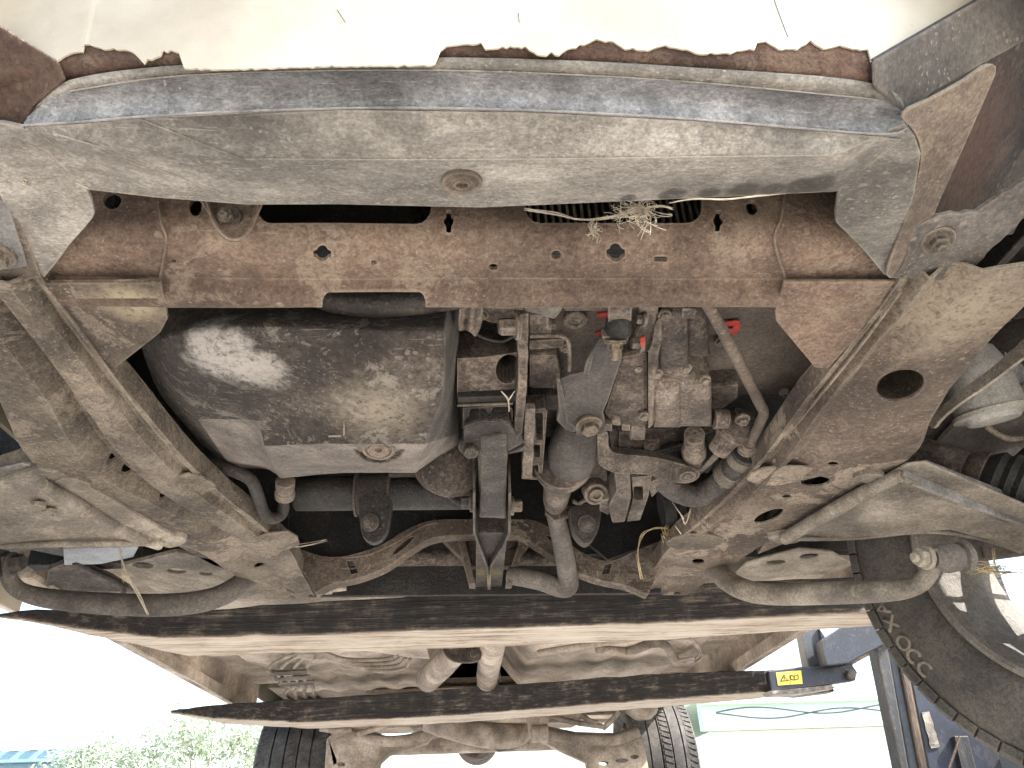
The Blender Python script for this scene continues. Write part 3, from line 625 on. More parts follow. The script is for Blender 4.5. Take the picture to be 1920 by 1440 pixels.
pan = loft('oil_pan', [[HP(p) for p in r] for r in pg], M['pan'], car, solid=.003, sub=0)
pan.modifiers.clear()
ca_ = pan.data.attributes.new('crease_edge', 'FLOAT', 'EDGE')
cset = set()
for r_ in range(8):
    for c_ in range(9):
        i = r_ * 9 + c_
        if c_ < 8 and r_ in (1, 5, 7): cset.add((i, i + 1))                 # front fold, lower lip fold, rear rim
        if c_ in (1, 7) or (c_ == 4 and r_ >= 3): cset.add((i, i + 9))        # side folds and the step
for e_ in pan.data.edges:
    if tuple(sorted(e_.vertices)) in cset: ca_.data[e_.index].value = 1.0
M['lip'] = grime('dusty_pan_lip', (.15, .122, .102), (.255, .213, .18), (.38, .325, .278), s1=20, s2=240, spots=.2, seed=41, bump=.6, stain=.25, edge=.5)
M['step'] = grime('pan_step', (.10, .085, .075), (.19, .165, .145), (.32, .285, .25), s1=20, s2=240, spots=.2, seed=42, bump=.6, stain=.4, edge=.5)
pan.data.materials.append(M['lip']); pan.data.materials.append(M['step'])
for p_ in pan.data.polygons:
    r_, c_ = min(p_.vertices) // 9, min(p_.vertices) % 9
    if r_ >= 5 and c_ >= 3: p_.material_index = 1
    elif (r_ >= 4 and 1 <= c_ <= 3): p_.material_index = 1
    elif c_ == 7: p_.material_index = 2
m = pan.modifiers.new('u', 'SUBSURF'); m.levels = m.render_levels = 3
m = pan.modifiers.new('s', 'SOLIDIFY'); m.thickness = .003; m.offset = -1
m = pan.modifiers.new('d', 'DISPLACE')
tx = bpy.data.textures.new('dents', 'CLOUDS'); tx.noise_scale = .03; m.texture = tx; m.strength = .0022; m.mid_level = .5
dp = H(710, 843, z=.3515)
lathe('plug_recess', dp + Vector((0, .002, .006)), (0, -.25, -1), [(-.012, .0275), (.0025, .027), (.003, .025), (-.001, .0215), (-.003, .0003)], M['pan'], pan, 40)
lathe('drain_plug', dp + Vector((0, 0, .004)), (0, -.25, -1), [(-.014, .0175), (.0045, .0175), (.0052, .0165), (.0052, .0145), (.003, .0135), (.003, .0115), (.0070, .0105), (.0070, .0080), (.0058, .0072), (.0058, .0044), (.0015, .0038), (.0015, .0003)], M['bracket'], pan, 36)
tpx('cast_mark', [(645, 788, .3565), (645, 828, .3545), (612, 828, .3545)], 2.2, M['cast_lt'], pan, spline=False, seg=6)
tpx('cast_mark', [(616, 818, .3545), (640, 817, .3545)], 2, M['cast_lt'], pan, spline=False, seg=6)
# hose lump behind the crossmember notch
tpx('radiator_hose', [(560, 556, 'y', .545), (625, 566, 'y', .545), (700, 571, 'y', .545), (780, 568, 'y', .545), (880, 560, 'y', .55)], [8, 22, 26, 24, 16], M['hose'], car)
# torn rag
loft('torn_liner_flap', [[H(862 + i * 7.5, 560, z=.43 + .004 * math.sin(i * 1.4)) for i in range(7)], [H(862 + i * 7.4, 590, z=.43 + .007 * math.sin(i * 1.4)) for i in range(7)], [H(858 + i * 7, y, z=.428 + .006 * math.sin(i * 1.6)) for i, y in enumerate((621, 622, 618, 622, 626, 637, 610))]], M['cast'], car, solid=.001, sub=1)

# --- gearbox and everything around it
gb = plate('gearbox', [(985, 560), (1530, 560), (1560, 690), (1480, 742), (1330, 745), (1230, 760), (1000, 790)], ('p', [(985, 570, .455), (1530, 570, .455), (1200, 780, .47)]), .05, M['case'], car, bevel=.006)
plate('gearbox_side', [(1330, 736), (1480, 730), (1560, 690), (1575, 640), (1600, 740), (1450, 860), (1330, 870)], ('z', .50), .03, M['dark'], gb, bevel=.006)
plate('gap_light_plate', [(244, 726), (285, 738), (306, 770), (318, 808), (296, 790), (262, 752)], ('z', .425), .003, M['panel_gap_light'], car)  # pale plates painted as outside light showing between rails and engine
plate('gap_light_plate', [(1462, 778), (1490, 772), (1494, 790), (1470, 808), (1450, 806)], ('z', .43), .003, M['panel_gap_light'], car)
plate('gap_light_plate', [(1512, 716), (1536, 714), (1540, 722), (1524, 738)], ('z', .43), .003, M['panel_gap_light'], car)
plate('bell_housing', [(857, 672), (905, 670), (975, 660), (975, 748), (857, 746)], ('p', [(857, 680, .44), (975, 680, .44), (900, 746, .425)]), .05, M['cast'], car, holes=[ell(952, 692, 22, 28, 15)], bevel=.004)
plate('bell_housing_lip', [(858, 746), (975, 742), (975, 754), (858, 760)], ('z', .42), .05, M['dark'], car)
tpx('bell_rib', [(858, 760, .418), (962, 756, .418)], 3, M['cast'], car)
# ladder frame with oval windows under the bell
plate('mount_flange', [(868, 765), (955, 760), (965, 800), (985, 830), (868, 850)], ('p', [(868, 765, .415), (960, 765, .415), (900, 850, .40)]), .02, M['oily'], car, holes=[rrect(880, 766, 914, 790, 9), rrect(921, 763, 962, 788, 9)], bevel=.003)
fl = plate('bell_flange', rag([(969, 592), (992, 588), (991, 640), (986, 760), (980, 815), (965, 820), (967, 770), (972, 700)], 1.2), ('p', [(980, 590, .425), (992, 590, .425), (975, 815, .40)]), .05, M['cast'], car, bevel=.002)
for x, y in ((958, 612), (958, 796)):
    bolt(H(x + 12, y, z=.415), (-1, -.1, -.1), .009, M['cast'], fl, hgt=.016)
bo = plate('casting_boss', [(992, 592), (1030, 592), (1030, 626), (992, 628)], ('z', .43), .04, M['cast'], gb, bevel=.003)
bolt(H(1030, 608, z=.438), (1, -.1, -.05), .006, M['cast'], bo)
tpx('cast_arrow', [(1004, 624, .4295), (1010, 614, .4295), (1016, 624, .4295)], 1.6, M['cast_lt'], bo, spline=False, seg=5)
tpx('vent_pipe', [(994, 630, .425), (1045, 629, .425), (1060, 634, .425), (1067, 648, .425), (1068, 712, .42)], 4.2, M['cast_lt'], gb, seg=8)
plate('cast_rib', [(992, 640), (1058, 636), (1058, 652), (992, 656)], ('z', .445), .03, M['cast'], gb)
plate('cast_rib', [(992, 668), (1044, 666), (1052, 700), (1040, 730), (992, 730)], ('z', .44), .03, M['cast'], gb, bevel=.004)
plate('oily_rib', [(990, 745), (1060, 742), (1060, 770), (990, 772)], ('z', .44), .03, M['oily'], gb, bevel=.003, rough=2)
lathe('oil_filler_ring', H(1078, 597, z=.45), (0, -.1, -1), [(-.003, .0125), (.003, .0125), (.004, .0115), (.004, .008), (.001, .0072), (.001, .0003)], M['cast_lt'], gb, 30)
# red paint marks
for o_ in ([(1119, 588), (1140, 587), (1140, 597), (1121, 596)], [(1116, 625), (1135, 621), (1135, 627), (1118, 630)]):
    plate('paint_mark', rag(o_, 1.5, 8), ('z', .4535), .0015, M['red'], gb, bevel=0)
plate('paint_mark', rag([(1356, 603), (1387, 602), (1386, 618), (1378, 628), (1366, 627), (1364, 617), (1374, 616), (1375, 611), (1358, 610)], 1.2, 8), ('p', [(1356, 603, .4525), (1387, 602, .4525), (1370, 640, .4545)]), .0015, M['red'], gb, bevel=0)
# upper connector bits under the crossmember lip
co_ = plate('connector', rag([(980, 566), (1045, 566), (1056, 580), (1040, 600), (1018, 592), (996, 588), (984, 585)], 1.5), ('z', .425), .015, M['alu'], gb, bevel=.002)
for x in (1008, 1032): plate('connector_clip', [(x - 4, 568), (x + 4, 568), (x + 4, 582), (x - 4, 582)], ('z', .421), .004, M['alu'], co_)
plate('gasket_edge', [(905, 566), (985, 566), (982, 582), (905, 577)], ('z', .43), .004, M['cast'], gb)
plate('gasket_edge', [(1050, 566), (1330, 566), (1330, 574), (1180, 582), (1060, 584)], ('z', .435), .004, M['cast'], gb)
plate('lug', [(1140, 566), (1186, 566), (1184, 603), (1140, 605)], ('z', .415), .006, M['cast'], gb)
lathe('rubber_mount', H(1158, 628, z=.412), (0, -.6, .35), [(0, .012), (.003, .0135), (.016, .0125), (.02, .010)], M['rubber'], gb, 20)
# shield bracket with its bolt
sh = plate('shield_bracket', [(1044, 712), (1070, 704), (1102, 696), (1110, 668), (1132, 634), (1166, 634), (1166, 672), (1152, 716), (1140, 752), (1131, 772), (1136, 800), (1130, 815), (1082, 817), (1075, 800), (1062, 792), (1056, 756)], ('p', [(1044, 712, .414), (1166, 640, .418), (1100, 815, .398)]), .004, M['shield'], gb, bevel=.0015)
plate('shield_flange', rag([(1094, 700), (1102, 672), (1124, 636), (1134, 634), (1112, 672), (1104, 704)], 1.2), ('z', .411), .006, M['shield'], sh)
plate('shield_flange', [(1043, 712), (1050, 712), (1070, 795), (1080, 800), (1078, 812), (1060, 806), (1044, 790), (1048, 770)], ('z', .408), .01, M['shield'], sh)
plate('shield_seat', [(1128, 632), (1180, 632), (1178, 640), (1134, 644)], ('z', .405), .01, M['alu'], sh)
bolt(H(1154, 640, z=.404), (0, .6, -.7), .0075, M['goldbolt'], sh, washer=1.5, stud=.009)
bolt(H(1104, 795, z=.399), (.1, -.15, -1), .0105, M['goldbolt'], sh, washer=1.5)
# gearbox steps to the right
plate('gearbox_step', [(1160, 672), (1216, 660), (1216, 802), (1150, 802), (1132, 775), (1150, 720)], ('p', [(1160, 672, .425), (1216, 665, .425), (1190, 800, .405)]), .05, M['cast'], gb, bevel=.006)
plate('step_foot', [(1130, 796), (1148, 796), (1148, 810), (1130, 808)], ('z', .405), .02, M['cast_lt'], gb)
plate('step_foot', [(1148, 788), (1164, 788), (1164, 798), (1148, 798)], ('z', .403), .02, M['cast_lt'], gb)
plate('step_foot', [(1166, 798), (1182, 798), (1182, 809), (1166, 808)], ('z', .403), .02, M['cast_lt'], gb)
plate('step_foot', [(1183, 803), (1212, 803), (1210, 828), (1180, 827)], ('z', .402), .02, M['cast_lt'], gb, bevel=.004)
plate('gearbox_flange', [(1214, 660), (1222, 640), (1226, 610), (1238, 590), (1240, 640), (1228, 690), (1222, 800), (1214, 806)], ('p', [(1220, 660, .418), (1240, 620, .418), (1218, 800, .40)]), .05, M['cast_lt'], gb, bevel=.002)
plate('side_boss', [(1196, 575), (1236, 575), (1236, 600), (1224, 664), (1196, 660), (1186, 640), (1200, 612)], ('z', .425), .05, M['cast'], gb, bevel=.004)
bolt(H(1200, 642, z=.424), (-1, -.1, -.1), .007, M['alu'], gb, hgt=.008); plate('paint_mark', rag([(1201, 634), (1210, 630), (1208, 648), (1202, 652)], 1, 6), ('z', .415), .002, M['red'], gb, bevel=0)
bolt(H(1206, 598, z=.42), (-1, -.1, -.1), .005, M['alu'], gb, hgt=.006)
def barrel(name, xa, xb, ys, z_mid, bulge, mat, parent, nx=6):
    rows_ = []
    for i in range(nx + 1):
        x = xa + (xb - xa) * i / nx; r_ = []
        for k, (y, dz) in enumerate(ys): r_.append(H(x, y, z=z_mid + dz - (.0 if 0 < i < nx else -bulge)))
        rows_.append([r_[0] + Vector((0, 0, .05))] + r_ + [r_[-1] + Vector((0, 0, .05))])
    return loft(name, rows_, mat, parent, solid=.004, sub=1)
barrel('bearing_housing', 1238, 1290, [(572, .012), (600, .004), (640, -.004), (680, -.006), (712, .004), (716, .01)], .418, .003, M['cast'], gb)
barrel('bearing_cap', 1282, 1328, [(574, .014), (600, .006), (640, .0), (668, .006), (672, .012)], .424, .004, M['cast'], gb)
plate('bearing_lug', [(1280, 578), (1308, 582), (1302, 598), (1278, 598)], ('z', .414), .02, M['cast'], gb)
barrel('end_housing', 1226, 1276, [(710, .012), (722, .002), (760, -.004), (786, -.002), (800, -.004), (806, .006)], .408, .003, M['cast_lt'], gb)
barrel('end_housing', 1268, 1334, [(706, .014), (722, .004), (760, -.001), (786, .0), (798, -.003), (804, .006)], .408, .003, M['cast_lt'], gb)
plate('end_ear', [(1332, 726), (1386, 722), (1384, 748), (1352, 770), (1334, 770)], ('z', .44), .04, M['cast'], gb, bevel=.004)
lathe('stub', H(1338, 785, z=.415), (1, 0, 0), [(0, .012), (.016, .012), (.018, .009)], M['cast'], gb, 18)
for x in range(7): pass
plate('casting_web', [(1002, 745), (1130, 742), (1130, 800), (1140, 905), (1020, 905), (1010, 830)], ('z', .478), .03, M['cast'], gb, bevel=.005)
plate('casting_web', [(1140, 806), (1345, 806), (1345, 850), (1250, 870), (1150, 860)], ('z', .458), .03, M['cast'], gb, bevel=.005)
plate('casting_web', [(898, 572), (968, 572), (966, 606), (930, 612), (900, 600)], ('z', .462), .03, M['cast'], gb, bevel=.006)
for q_ in ([(1160, 812), (1200, 812), (1200, 838), (1160, 838)], [(1208, 826), (1238, 826), (1236, 846), (1208, 846)], [(1036, 700), (1050, 698), (1052, 760), (1038, 762)], [(1010, 660), (1040, 658), (1040, 664), (1010, 666)]):
    plate('casting_rib', q_, ('z', .448), .02, M['cast'], gb, bevel=.002)
for x_, y_, z_ in ((1232, 700, .418), (1246, 590, .424), (1286, 690, .42), (1322, 712, .418), (1196, 688, .424), (1060, 652, .45), (1470, 736, .458), (1180, 818, .447), (1222, 836, .447), (1044, 812, .47), (905, 590, .461), (1350, 640, .452), (1310, 560, .43), (1150, 660, .42), (1208, 780, .404)):
    bolt(H(x_, y_, z=z_), (0, -.25, -1), .0045, M['cast_lt'], gb, washer=1.45)
for k_ in range(4):
    tpx('wire', [(1150 + k_ * 9, 836, .45), (1190 + k_ * 6, 850 + k_ * 3, .445), (1250, 842 + k_ * 5, .442), (1300, 826 + k_ * 6, .44), (1340, 812 + k_ * 4, .44)], 2.6, M['rubber'], car, seg=6)
tpx('wire', [(870, 600, .46), (900, 630, .455), (940, 640, .455), (966, 628, .45)], 3, M['rubber'], car, seg=6)
tpx('wire', [(990, 700, .46), (1015, 690, .452), (1040, 705, .452), (1056, 690, .45)], 2.6, M['rubber'], car, seg=6)
# thin metal pipe to the heater hose
tpx('coolant_pipe', [(1322, 562, .418), (1346, 604, .412), (1384, 676, .408), (1424, 756, .405), (1432, 772, .404), (1426, 790, .404), (1404, 838, .404)], 10, M['bracket'], car, n=6, seg=14)
lathe('pipe_collar', H(1404, 832, z=.404), (H(1375, 890, z=.41) - H(1404, 832, z=.404)), [(0, .008), (.004, .012), (.012, .0125), (.016, .012)], M['bracket'], car, 20)
hs = tpx('coolant_hose', [(1400, 846, .405), (1376, 880, .405), (1344, 912, .406), (1310, 928, .408), (1276, 922, .412), (1248, 902, .42), (1228, 870, .44)], 23, M['hose'], car, n=8, seg=20)
for a, b in (((1396, 852), (1388, 862)), ((1374, 880), (1362, 892))):
    p, q = H(*a, z=.405), H(*b, z=.405); d = q - p
    lathe('hose_clamp', p, d, [(-.002, mm(25, p)), (-.002, mm(27, p)), (d.length, mm(27, p)), (d.length, mm(25, p))], M['steel'], hs, 28)
lathe('coolant_elbow', H(1388, 790, z=.425), (-.3, .6, -.3), [(-.01, .014), (.0, .02), (.02, .022), (.03, .015), (.05, .013)], M['cast'], gb, 20)
bolt(H(1392, 786, z=.41), (0, -.2, -1), .006, M['cast'], gb)
# speedo sender and wires
lathe('sender', H(1302, 815, z=.425), H(1300, 870, z=.42) - H(1302, 815, z=.425), [(0, .013), (.03, .013), (.034, .016), (.05, .016), (.054, .013), (.075, .0125), (.08, .0125)], M['cast'], gb, 20)
for k in range(3):
    tpx('wire', [(1345 + k * 4, 808, .42), (1352 + k * 5, 832, .415), (1336 + k * 5, 856, .412), (1312 + k * 3, 882, .412)], 2.4, M['cast_lt'], car, seg=6)
# rubber bellows
bp0, bp1 = H(1245, 862, z=.44), H(1345, 850, z=.45); bd = bp1 - bp0; L = bd.length
lathe('rubber_bellows', bp0, bd, [(0, .02)] + [(L * i / 16, .030 - .006 * (i % 2) - .006 * i / 16) for i in range(1, 17)], M['rubber'], car, 26)
# clutch lever
lev = [(1122, 806), (1140, 812), (1142, 838), (1156, 850), (1205, 855), (1250, 862), (1296, 876), (1312, 886), (1308, 898), (1290, 906), (1262, 904), (1210, 890), (1160, 888), (1132, 878), (1122, 862)]
lv = plate('clutch_lever', smooth2(lev, 3), ('p', [(1130, 860, .405), (1300, 880, .405), (1210, 890, .396)]), .018, M['cast_lt'], car, bevel=.003)
lathe('lever_eye', H(1288, 890, z=.399), (0, -.2, -1), [(-.002, .011), (.003, .011), (.003, .0085), (.001, .008), (.001, .005), (.004, .004), (.004, .0003)], M['cast_lt'], lv, 24)
# bracket below: ribbed alloy block
blk = plate('slave_bracket', [(1152, 888), (1182, 886), (1184, 935), (1172, 980), (1148, 982), (1140, 950), (1156, 920)], ('p', [(1152, 888, .405), (1182, 888, .405), (1160, 980, .385)]), .04, M['cast_lt'], car, bevel=.003)
plate('bracket_web', [(1184, 895), (1222, 892), (1216, 930), (1200, 975), (1176, 978), (1188, 932)], ('p', [(1184, 895, .412), (1222, 892, .412), (1190, 978, .395)]), .04, M['cast_lt'], blk, holes=[rrect(1188, 912, 1206, 938, 3)], bevel=.002)
plate('bracket_arm', [(1214, 908), (1248, 890), (1256, 900), (1222, 934)], ('z', .41), .03, M['cast_lt'], blk, bevel=.002)
plate('bracket_lug', [(1126, 940), (1146, 936), (1150, 952), (1140, 966), (1124, 958)], ('z', .40), .03, M['cast'], blk)
# idler with ring
idl = lathe('idler_bush', H(1116, 922, z=.415), (.05, -.55, -.75), [(-.01, .018), (.006, .018), (.008, .0165), (.008, .0135), (.004, .013), (.004, .0105), (.011, .0095), (.011, .006), (.006, .0055), (.006, .0003)], M['cast'], car, 30)
tpx('return_spring', [(1075, 940, .41), (1086, 944, .408), (1098, 938, .408), (1140, 934, .408)], 4, M['cast_lt'], car, seg=8)
# exhaust front pipe: flared heat cup then down pipe, elbow to rear
pa, pb = H(1082, 790, z=.46), H(1040, 958, z=.43); dax = pb - pa; Lx = dax.length; u = mm(1, H(1060, 870, z=.42))
nk0, nk1 = H(1052, 880, z=.425), H(1038, 958, z=.43); nd = nk1 - nk0; nl = nd.length
ex = lathe('exhaust_cup', nk0, nd, [(nl * t, r * u) for t, r in ((-.18, 56), (-.14, 58), (.0, 50), (.14, 40), (.24, 33), (.4, 29), (.7, 27), (.9, 20), (1.0, 16), (1.0, 12), (.4, 22), (.2, 27), (.0, 44), (-.12, 53))], M['cast'], car, 36)
eg0, eg1 = H(1088, 792, z=.44), H(1062, 900, z=.412); ed_ = eg1 - eg0; el_ = ed_.length
lathe('heat_dome', eg0, ed_, [(el_ * t, r * u) for t, r in ((0, 30), (.12, 38), (.3, 45), (.5, 47), (.68, 43), (.82, 34), (.92, 22), (.98, 10), (1, 1))], M['shield'], ex, 36)
tpx('exhaust_pipe', [(1038, 950, .43), (1052, 1010, .405), (1064, 1075, .375), (1064, 1098, .365), (1048, 1100, .362), (1010, 1088, .37), (955, 1078, .385)], [17, 18, 19, 20, 19, 18, 17], M['arm_d'], car, n=7, seg=18)
fb = plate('exhaust_flange', [(1024, 945), (1088, 950), (1086, 976), (1064, 968), (1040, 978), (1022, 962)], ('y', 1.06), .01, M['cast'], car)
bolt(H(1078, 962, y=1.055), (.3, -.6, -.3), .007, M['goldbolt'], fb)
# ladder bracket between mount and cup
lad = plate('ladder_bracket', [(984, 768), (1022, 766), (1026, 772), (1016, 900), (978, 898)], ('p', [(984, 768, .42), (1024, 768, .42), (990, 898, .405)]), .02, M['cast'], car, holes=[rrect(1004, 774, 1018, 826, 3), rrect(1000, 834, 1013, 858, 3), rrect(998, 872, 1010, 896, 3)], bevel=.0015)
plate('ladder_rail', rag([(985, 768), (1004, 768), (998, 898), (979, 898)], 1), ('p', [(984, 768, .412), (1004, 768, .412), (985, 898, .397)]), .01, M['cast_lt'], lad)
# torque rod mount
tm = plate('engine_mount', rag([(870, 800), (900, 790), (955, 792), (978, 820), (984, 832), (952, 850), (950, 975), (898, 973), (896, 850), (868, 852)], 1.5), ('p', [(870, 800, .402), (970, 800, .402), (920, 970, .388)]), .05, M['oily'], car, bevel=.004)
plate('mount_wedge', [(940, 855), (985, 838), (985, 846)], ('z', .40), .02, M['oily'], tm)
bolt(H(883, 836, z=.40), (0, -.4, -1), .010, M['oily'], tm, hgt=.012)
plate('rod_arm', rag([(900, 822), (952, 816), (950, 974), (899, 972)], 1.5), ('p', [(900, 822, .396), (952, 818, .396), (925, 972, .38)]), .03, M['oily'], tm, bevel=.004)
for poly in ([(889, 925), (889, 1000), (900, 1030), (914, 1066), (916, 1106)], [(956, 925), (955, 1000), (944, 1025), (920, 1064), (918, 1106)]):
    strip('fork_plate', poly, .376, .05, 5, M['oily'], tm)
plate('mount_base', [(893, 1000), (952, 1000), (940, 1104), (892, 1104)], ('z', .39), .03, M['oily'], tm)
bolt(H(884, 942, z=.39), (-1, 0, 0), .009, M['oily'], tm, hgt=.012); bolt(H(960, 948, z=.39), (1, 0, 0), .009, M['goldbolt'], tm, hgt=.012)
# steering rack tube with strap
yk = 1.03
rp0, rp1 = H(552, 926, y=yk), H(892, 922, y=yk)
rack = lathe('steering_rack', rp0, rp1 - rp0, [(0, .020), (.004, .0255), ((rp1 - rp0).length - .01, .0262), ((rp1 - rp0).length, .02)], M['oily'], car, 28)
rack.data.materials[0] = M['dark']
sp0, sp1 = H(668, 925, y=yk), H(734, 925, y=yk); sw = (sp1 - sp0).length
lathe('rack_strap', sp0, sp1 - sp0, [(0, .026), (0, .0345), (.003, .0345), (.0035, .030), (sw - .0035, .030), (sw - .003, .0345), (sw, .0345), (sw, .026)], M['hose'], rack, 30)
plate('strap_foot', smooth2([(674, 930), (730, 930), (732, 970), (722, 1004), (700, 1018), (680, 1004), (674, 970)], 3), ('y', .99), .012, M['dark'], rack, bevel=.003)
bolt(H(694, 980, y=.988), (-.1, -1, -.3), .0085, M['hose'], rack, stud=.006)
plate('bush_bracket', smooth2([(1072, 950), (1122, 948), (1124, 985), (1110, 1012), (1096, 1018), (1080, 1004), (1072, 985)], 3), ('y', 1.04), .02, M['hose'], car, bevel=.003)
bolt(H(1100, 982, y=1.036), (0, -1, -.3), .009, M['hose'], car, stud=.006)
tpx('hydraulic_line', [(730, 890, 'y', 1.0), (790, 890, 'y', 1.0), (822, 905, 'y', 1.0), (850, 935, 'y', 1.0), (872, 948, 'y', 1.0), (892, 950, 'y', 1.0)], 6, M['hose'], car)
tpx('hydraulic_line', [(780, 882, 'y', 1.03), (810, 882, 'y', 1.03), (842, 900, 'y', 1.02), (864, 922, 'y', 1.0), (890, 922, 'y', 1.0)], 7, M['hose'], car)
tpx('power_steering_hose', [(400, 870, .43), (440, 884, .415), (470, 900, .405), (484, 930, .40), (496, 962, .39), (512, 972, .388), (530, 960, .40), (533, 925, .42), (536, 890, .44)], 11, M['hose'], car, n=7, seg=14)
lathe('hose_fitting', H(534, 934, z=.405), H(535, 895, z=.42) - H(534, 934, z=.405), [(0, .010), (.003, .0135), (.012, .0135), (.015, .011), (.022, .013), (.032, .013), (.034, .01)], M['bracket'], car, 16)
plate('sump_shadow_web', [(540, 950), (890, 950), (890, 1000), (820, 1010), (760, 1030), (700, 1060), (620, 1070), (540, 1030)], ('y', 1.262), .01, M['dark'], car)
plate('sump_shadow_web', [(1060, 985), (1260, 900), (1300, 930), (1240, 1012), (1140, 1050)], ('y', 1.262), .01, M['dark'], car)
lathe('dust_cover', H(850, 870, y=.95), (.2, -.4, -.3), [(-.03, .05), (0, .048), (.012, .035), (.016, .02)], M['cast'], car, 30)
# CV boot area, right of gearbox below the lever
lathe('axle_boot', H(1240, 955, y=1.12), (1, -.1, .1), [(0, .03)] + [(.008 * i, .036 - .005 * (i % 2)) for i in range(1, 12)] + [(.1, .02)], M['rubber'], car, 26)

# --- lower arms, anti-roll bar, right strut area
def arm(outline, z3, th, mat, mat2, ribs, name='lower_arm'):
    a_ = plate(name, outline, ('p', z3), th, mat, car, bevel=.004)
    for r_, w_ in ribs: tpx('arm_rib', r_, w_, mat2, a_, seg=10, n=6)
    return a_
ar = arm([(1472, 1012), (1560, 955), (1640, 905), (1700, 872), (1735, 868), (1950, 960), (1950, 1050), (1850, 1012), (1780, 994), (1700, 1000), (1580, 1010)], [(1480, 1008, .372), (1700, 890, .372), (1920, 1000, .335)], .005, M['arm'], M['arm'],
         [([(1470, 1010, .366), (1560, 958, .366), (1650, 908, .366), (1690, 892, .366)], [12, 14, 14, 10]), ([(1690, 898, .362), (1780, 935, .354), (1860, 968, .346), (1960, 1010, .338)], 7), ([(1480, 1010, .366), (1600, 1008, .362), (1740, 996, .354), (1850, 1012, .344), (1950, 1048, .336)], 5)])
plate('arm_web', [(1700, 868), (1738, 862), (1960, 950), (1960, 1000), (1690, 902)], ('p', [(1700, 880, .375), (1920, 975, .342), (1738, 862, .395)]), .006, M['arm_g'], ar, bevel=.002)
for o_ in ([(1752, 938), (1766, 930), (1782, 936), (1768, 948)],): plate('arm_boss', smooth2(o_, 2), ('p', [(1480, 1008, .3705), (1700, 890, .3705), (1920, 1000, .3335)]), .004, M['arm'], ar)
for o_ in ([(1600, 898), (1625, 890), (1660, 894), (1655, 910), (1620, 906)], [(1440, 1010), (1490, 1002), (1500, 1016), (1470, 1020)]):
    plate('bush_flange', smooth2(o_, 3), ('z', .3705), .01, M['arm'], ar)
al = arm([(-40, 915), (70, 880), (110, 885), (190, 925), (330, 1010), (240, 1015), (120, 1022), (-40, 1024)], [(70, 885, .372), (330, 1010, .372), (-20, 1020, .345)], .04, M['arm'], M['arm'],
         [([(80, 908, .364), (150, 950, .364), (220, 990, .366), (300, 1020, .368)], [11, 15, 15, 12]), ([(-30, 1024, .345), (120, 1020, .35), (290, 1018, .362)], 6)])
plate('arm_web', [(-40, 885), (40, 868), (110, 884), (60, 905), (-40, 940)], ('p', [(0, 880, .378), (110, 885, .374), (0, 930, .36)]), .006, M['arm_g'], al, bevel=.002)
for o_ in ([(100, 905), (130, 898), (170, 910), (150, 922), (115, 920)], [(290, 1016), (330, 1006), (350, 1016), (320, 1028)]):
    plate('bush_flange', smooth2(o_, 3), ('z', .3705), .01, M['arm'], al)
for x, y in ((72, 950), (92, 962)): lathe('cast_number', H(x, y, z=.357), (0, 0, -1), [(-.004, .008), (.001, .008), (.001, .006), (.0, .006)], M['arm'], al, 14)
# cage bracket between arm and rail
plate('rail_ledge', [(110, 890), (220, 900), (420, 1010), (470, 1080), (400, 1060), (260, 985)], ('z', .41), .01, M['rail'], rl)
plate('rail_ledge', [(1700, 868), (1600, 900), (1440, 1010), (1420, 1040), (1520, 1000), (1640, 930)], ('z', .41), .01, M['rail_r'], rr_)
sb = tpx('anti_roll_bar', [(1300, 1040, 'y', 1.30), (1345, 1072, 'y', 1.24), (1382, 1100, 'y', 1.18), (1440, 1114, 'y', 1.12), (1560, 1112, 'y', 1.00), (1660, 1108, 'y', .90), (1712, 1100, 'y', .86), (1738, 1080, 'y', .84), (1748, 1052, 'y', .83), (1746, 1026, 'y', .82)], [20, 20, 20, 20, 21, 20, 17, 16, 17, 14], M['arm'], car, n=7, seg=18)
lathe('drop_link', H(1762, 1046, y=.825), (1, .1, .05), [(-.01, .012), (0, .016), (.009, .018), (.022, .016), (.026, .013), (.028, .018), (.034, .019), (.038, .011)], M['arm_d'], sb, 24)
bolt(H(1736, 1046, y=.815), (-1, -.25, 0), .011, M['arm'], sb, hgt=.010, washer=1.25, stud=.005)
sb2 = tpx('anti_roll_bar', [(500, 1058, 'y', 1.30), (452, 1095, 'y', 1.25), (400, 1122, 'y', 1.22), (320, 1134, 'y', 1.2), (200, 1132, 'y', 1.19), (90, 1122, 'y', 1.18), (36, 1106, 'y', 1.16), (16, 1080, 'y', 1.14), (10, 1040, 'y', 1.12)], [20, 20, 20, 21, 20, 18, 15, 14, 15], M['arm_d'], car, n=7, seg=18)
bolt(H(22, 1056, y=1.12), (1, -.2, 0), .013, M['hose'], sb2, hgt=.016, washer=1.3)
lathe('drop_link', H(0, 1056, y=1.12), (-1, .1, .05), [(-.005, .02), (.02, .022), (.04, .02)], M['hose'], sb2, 20)
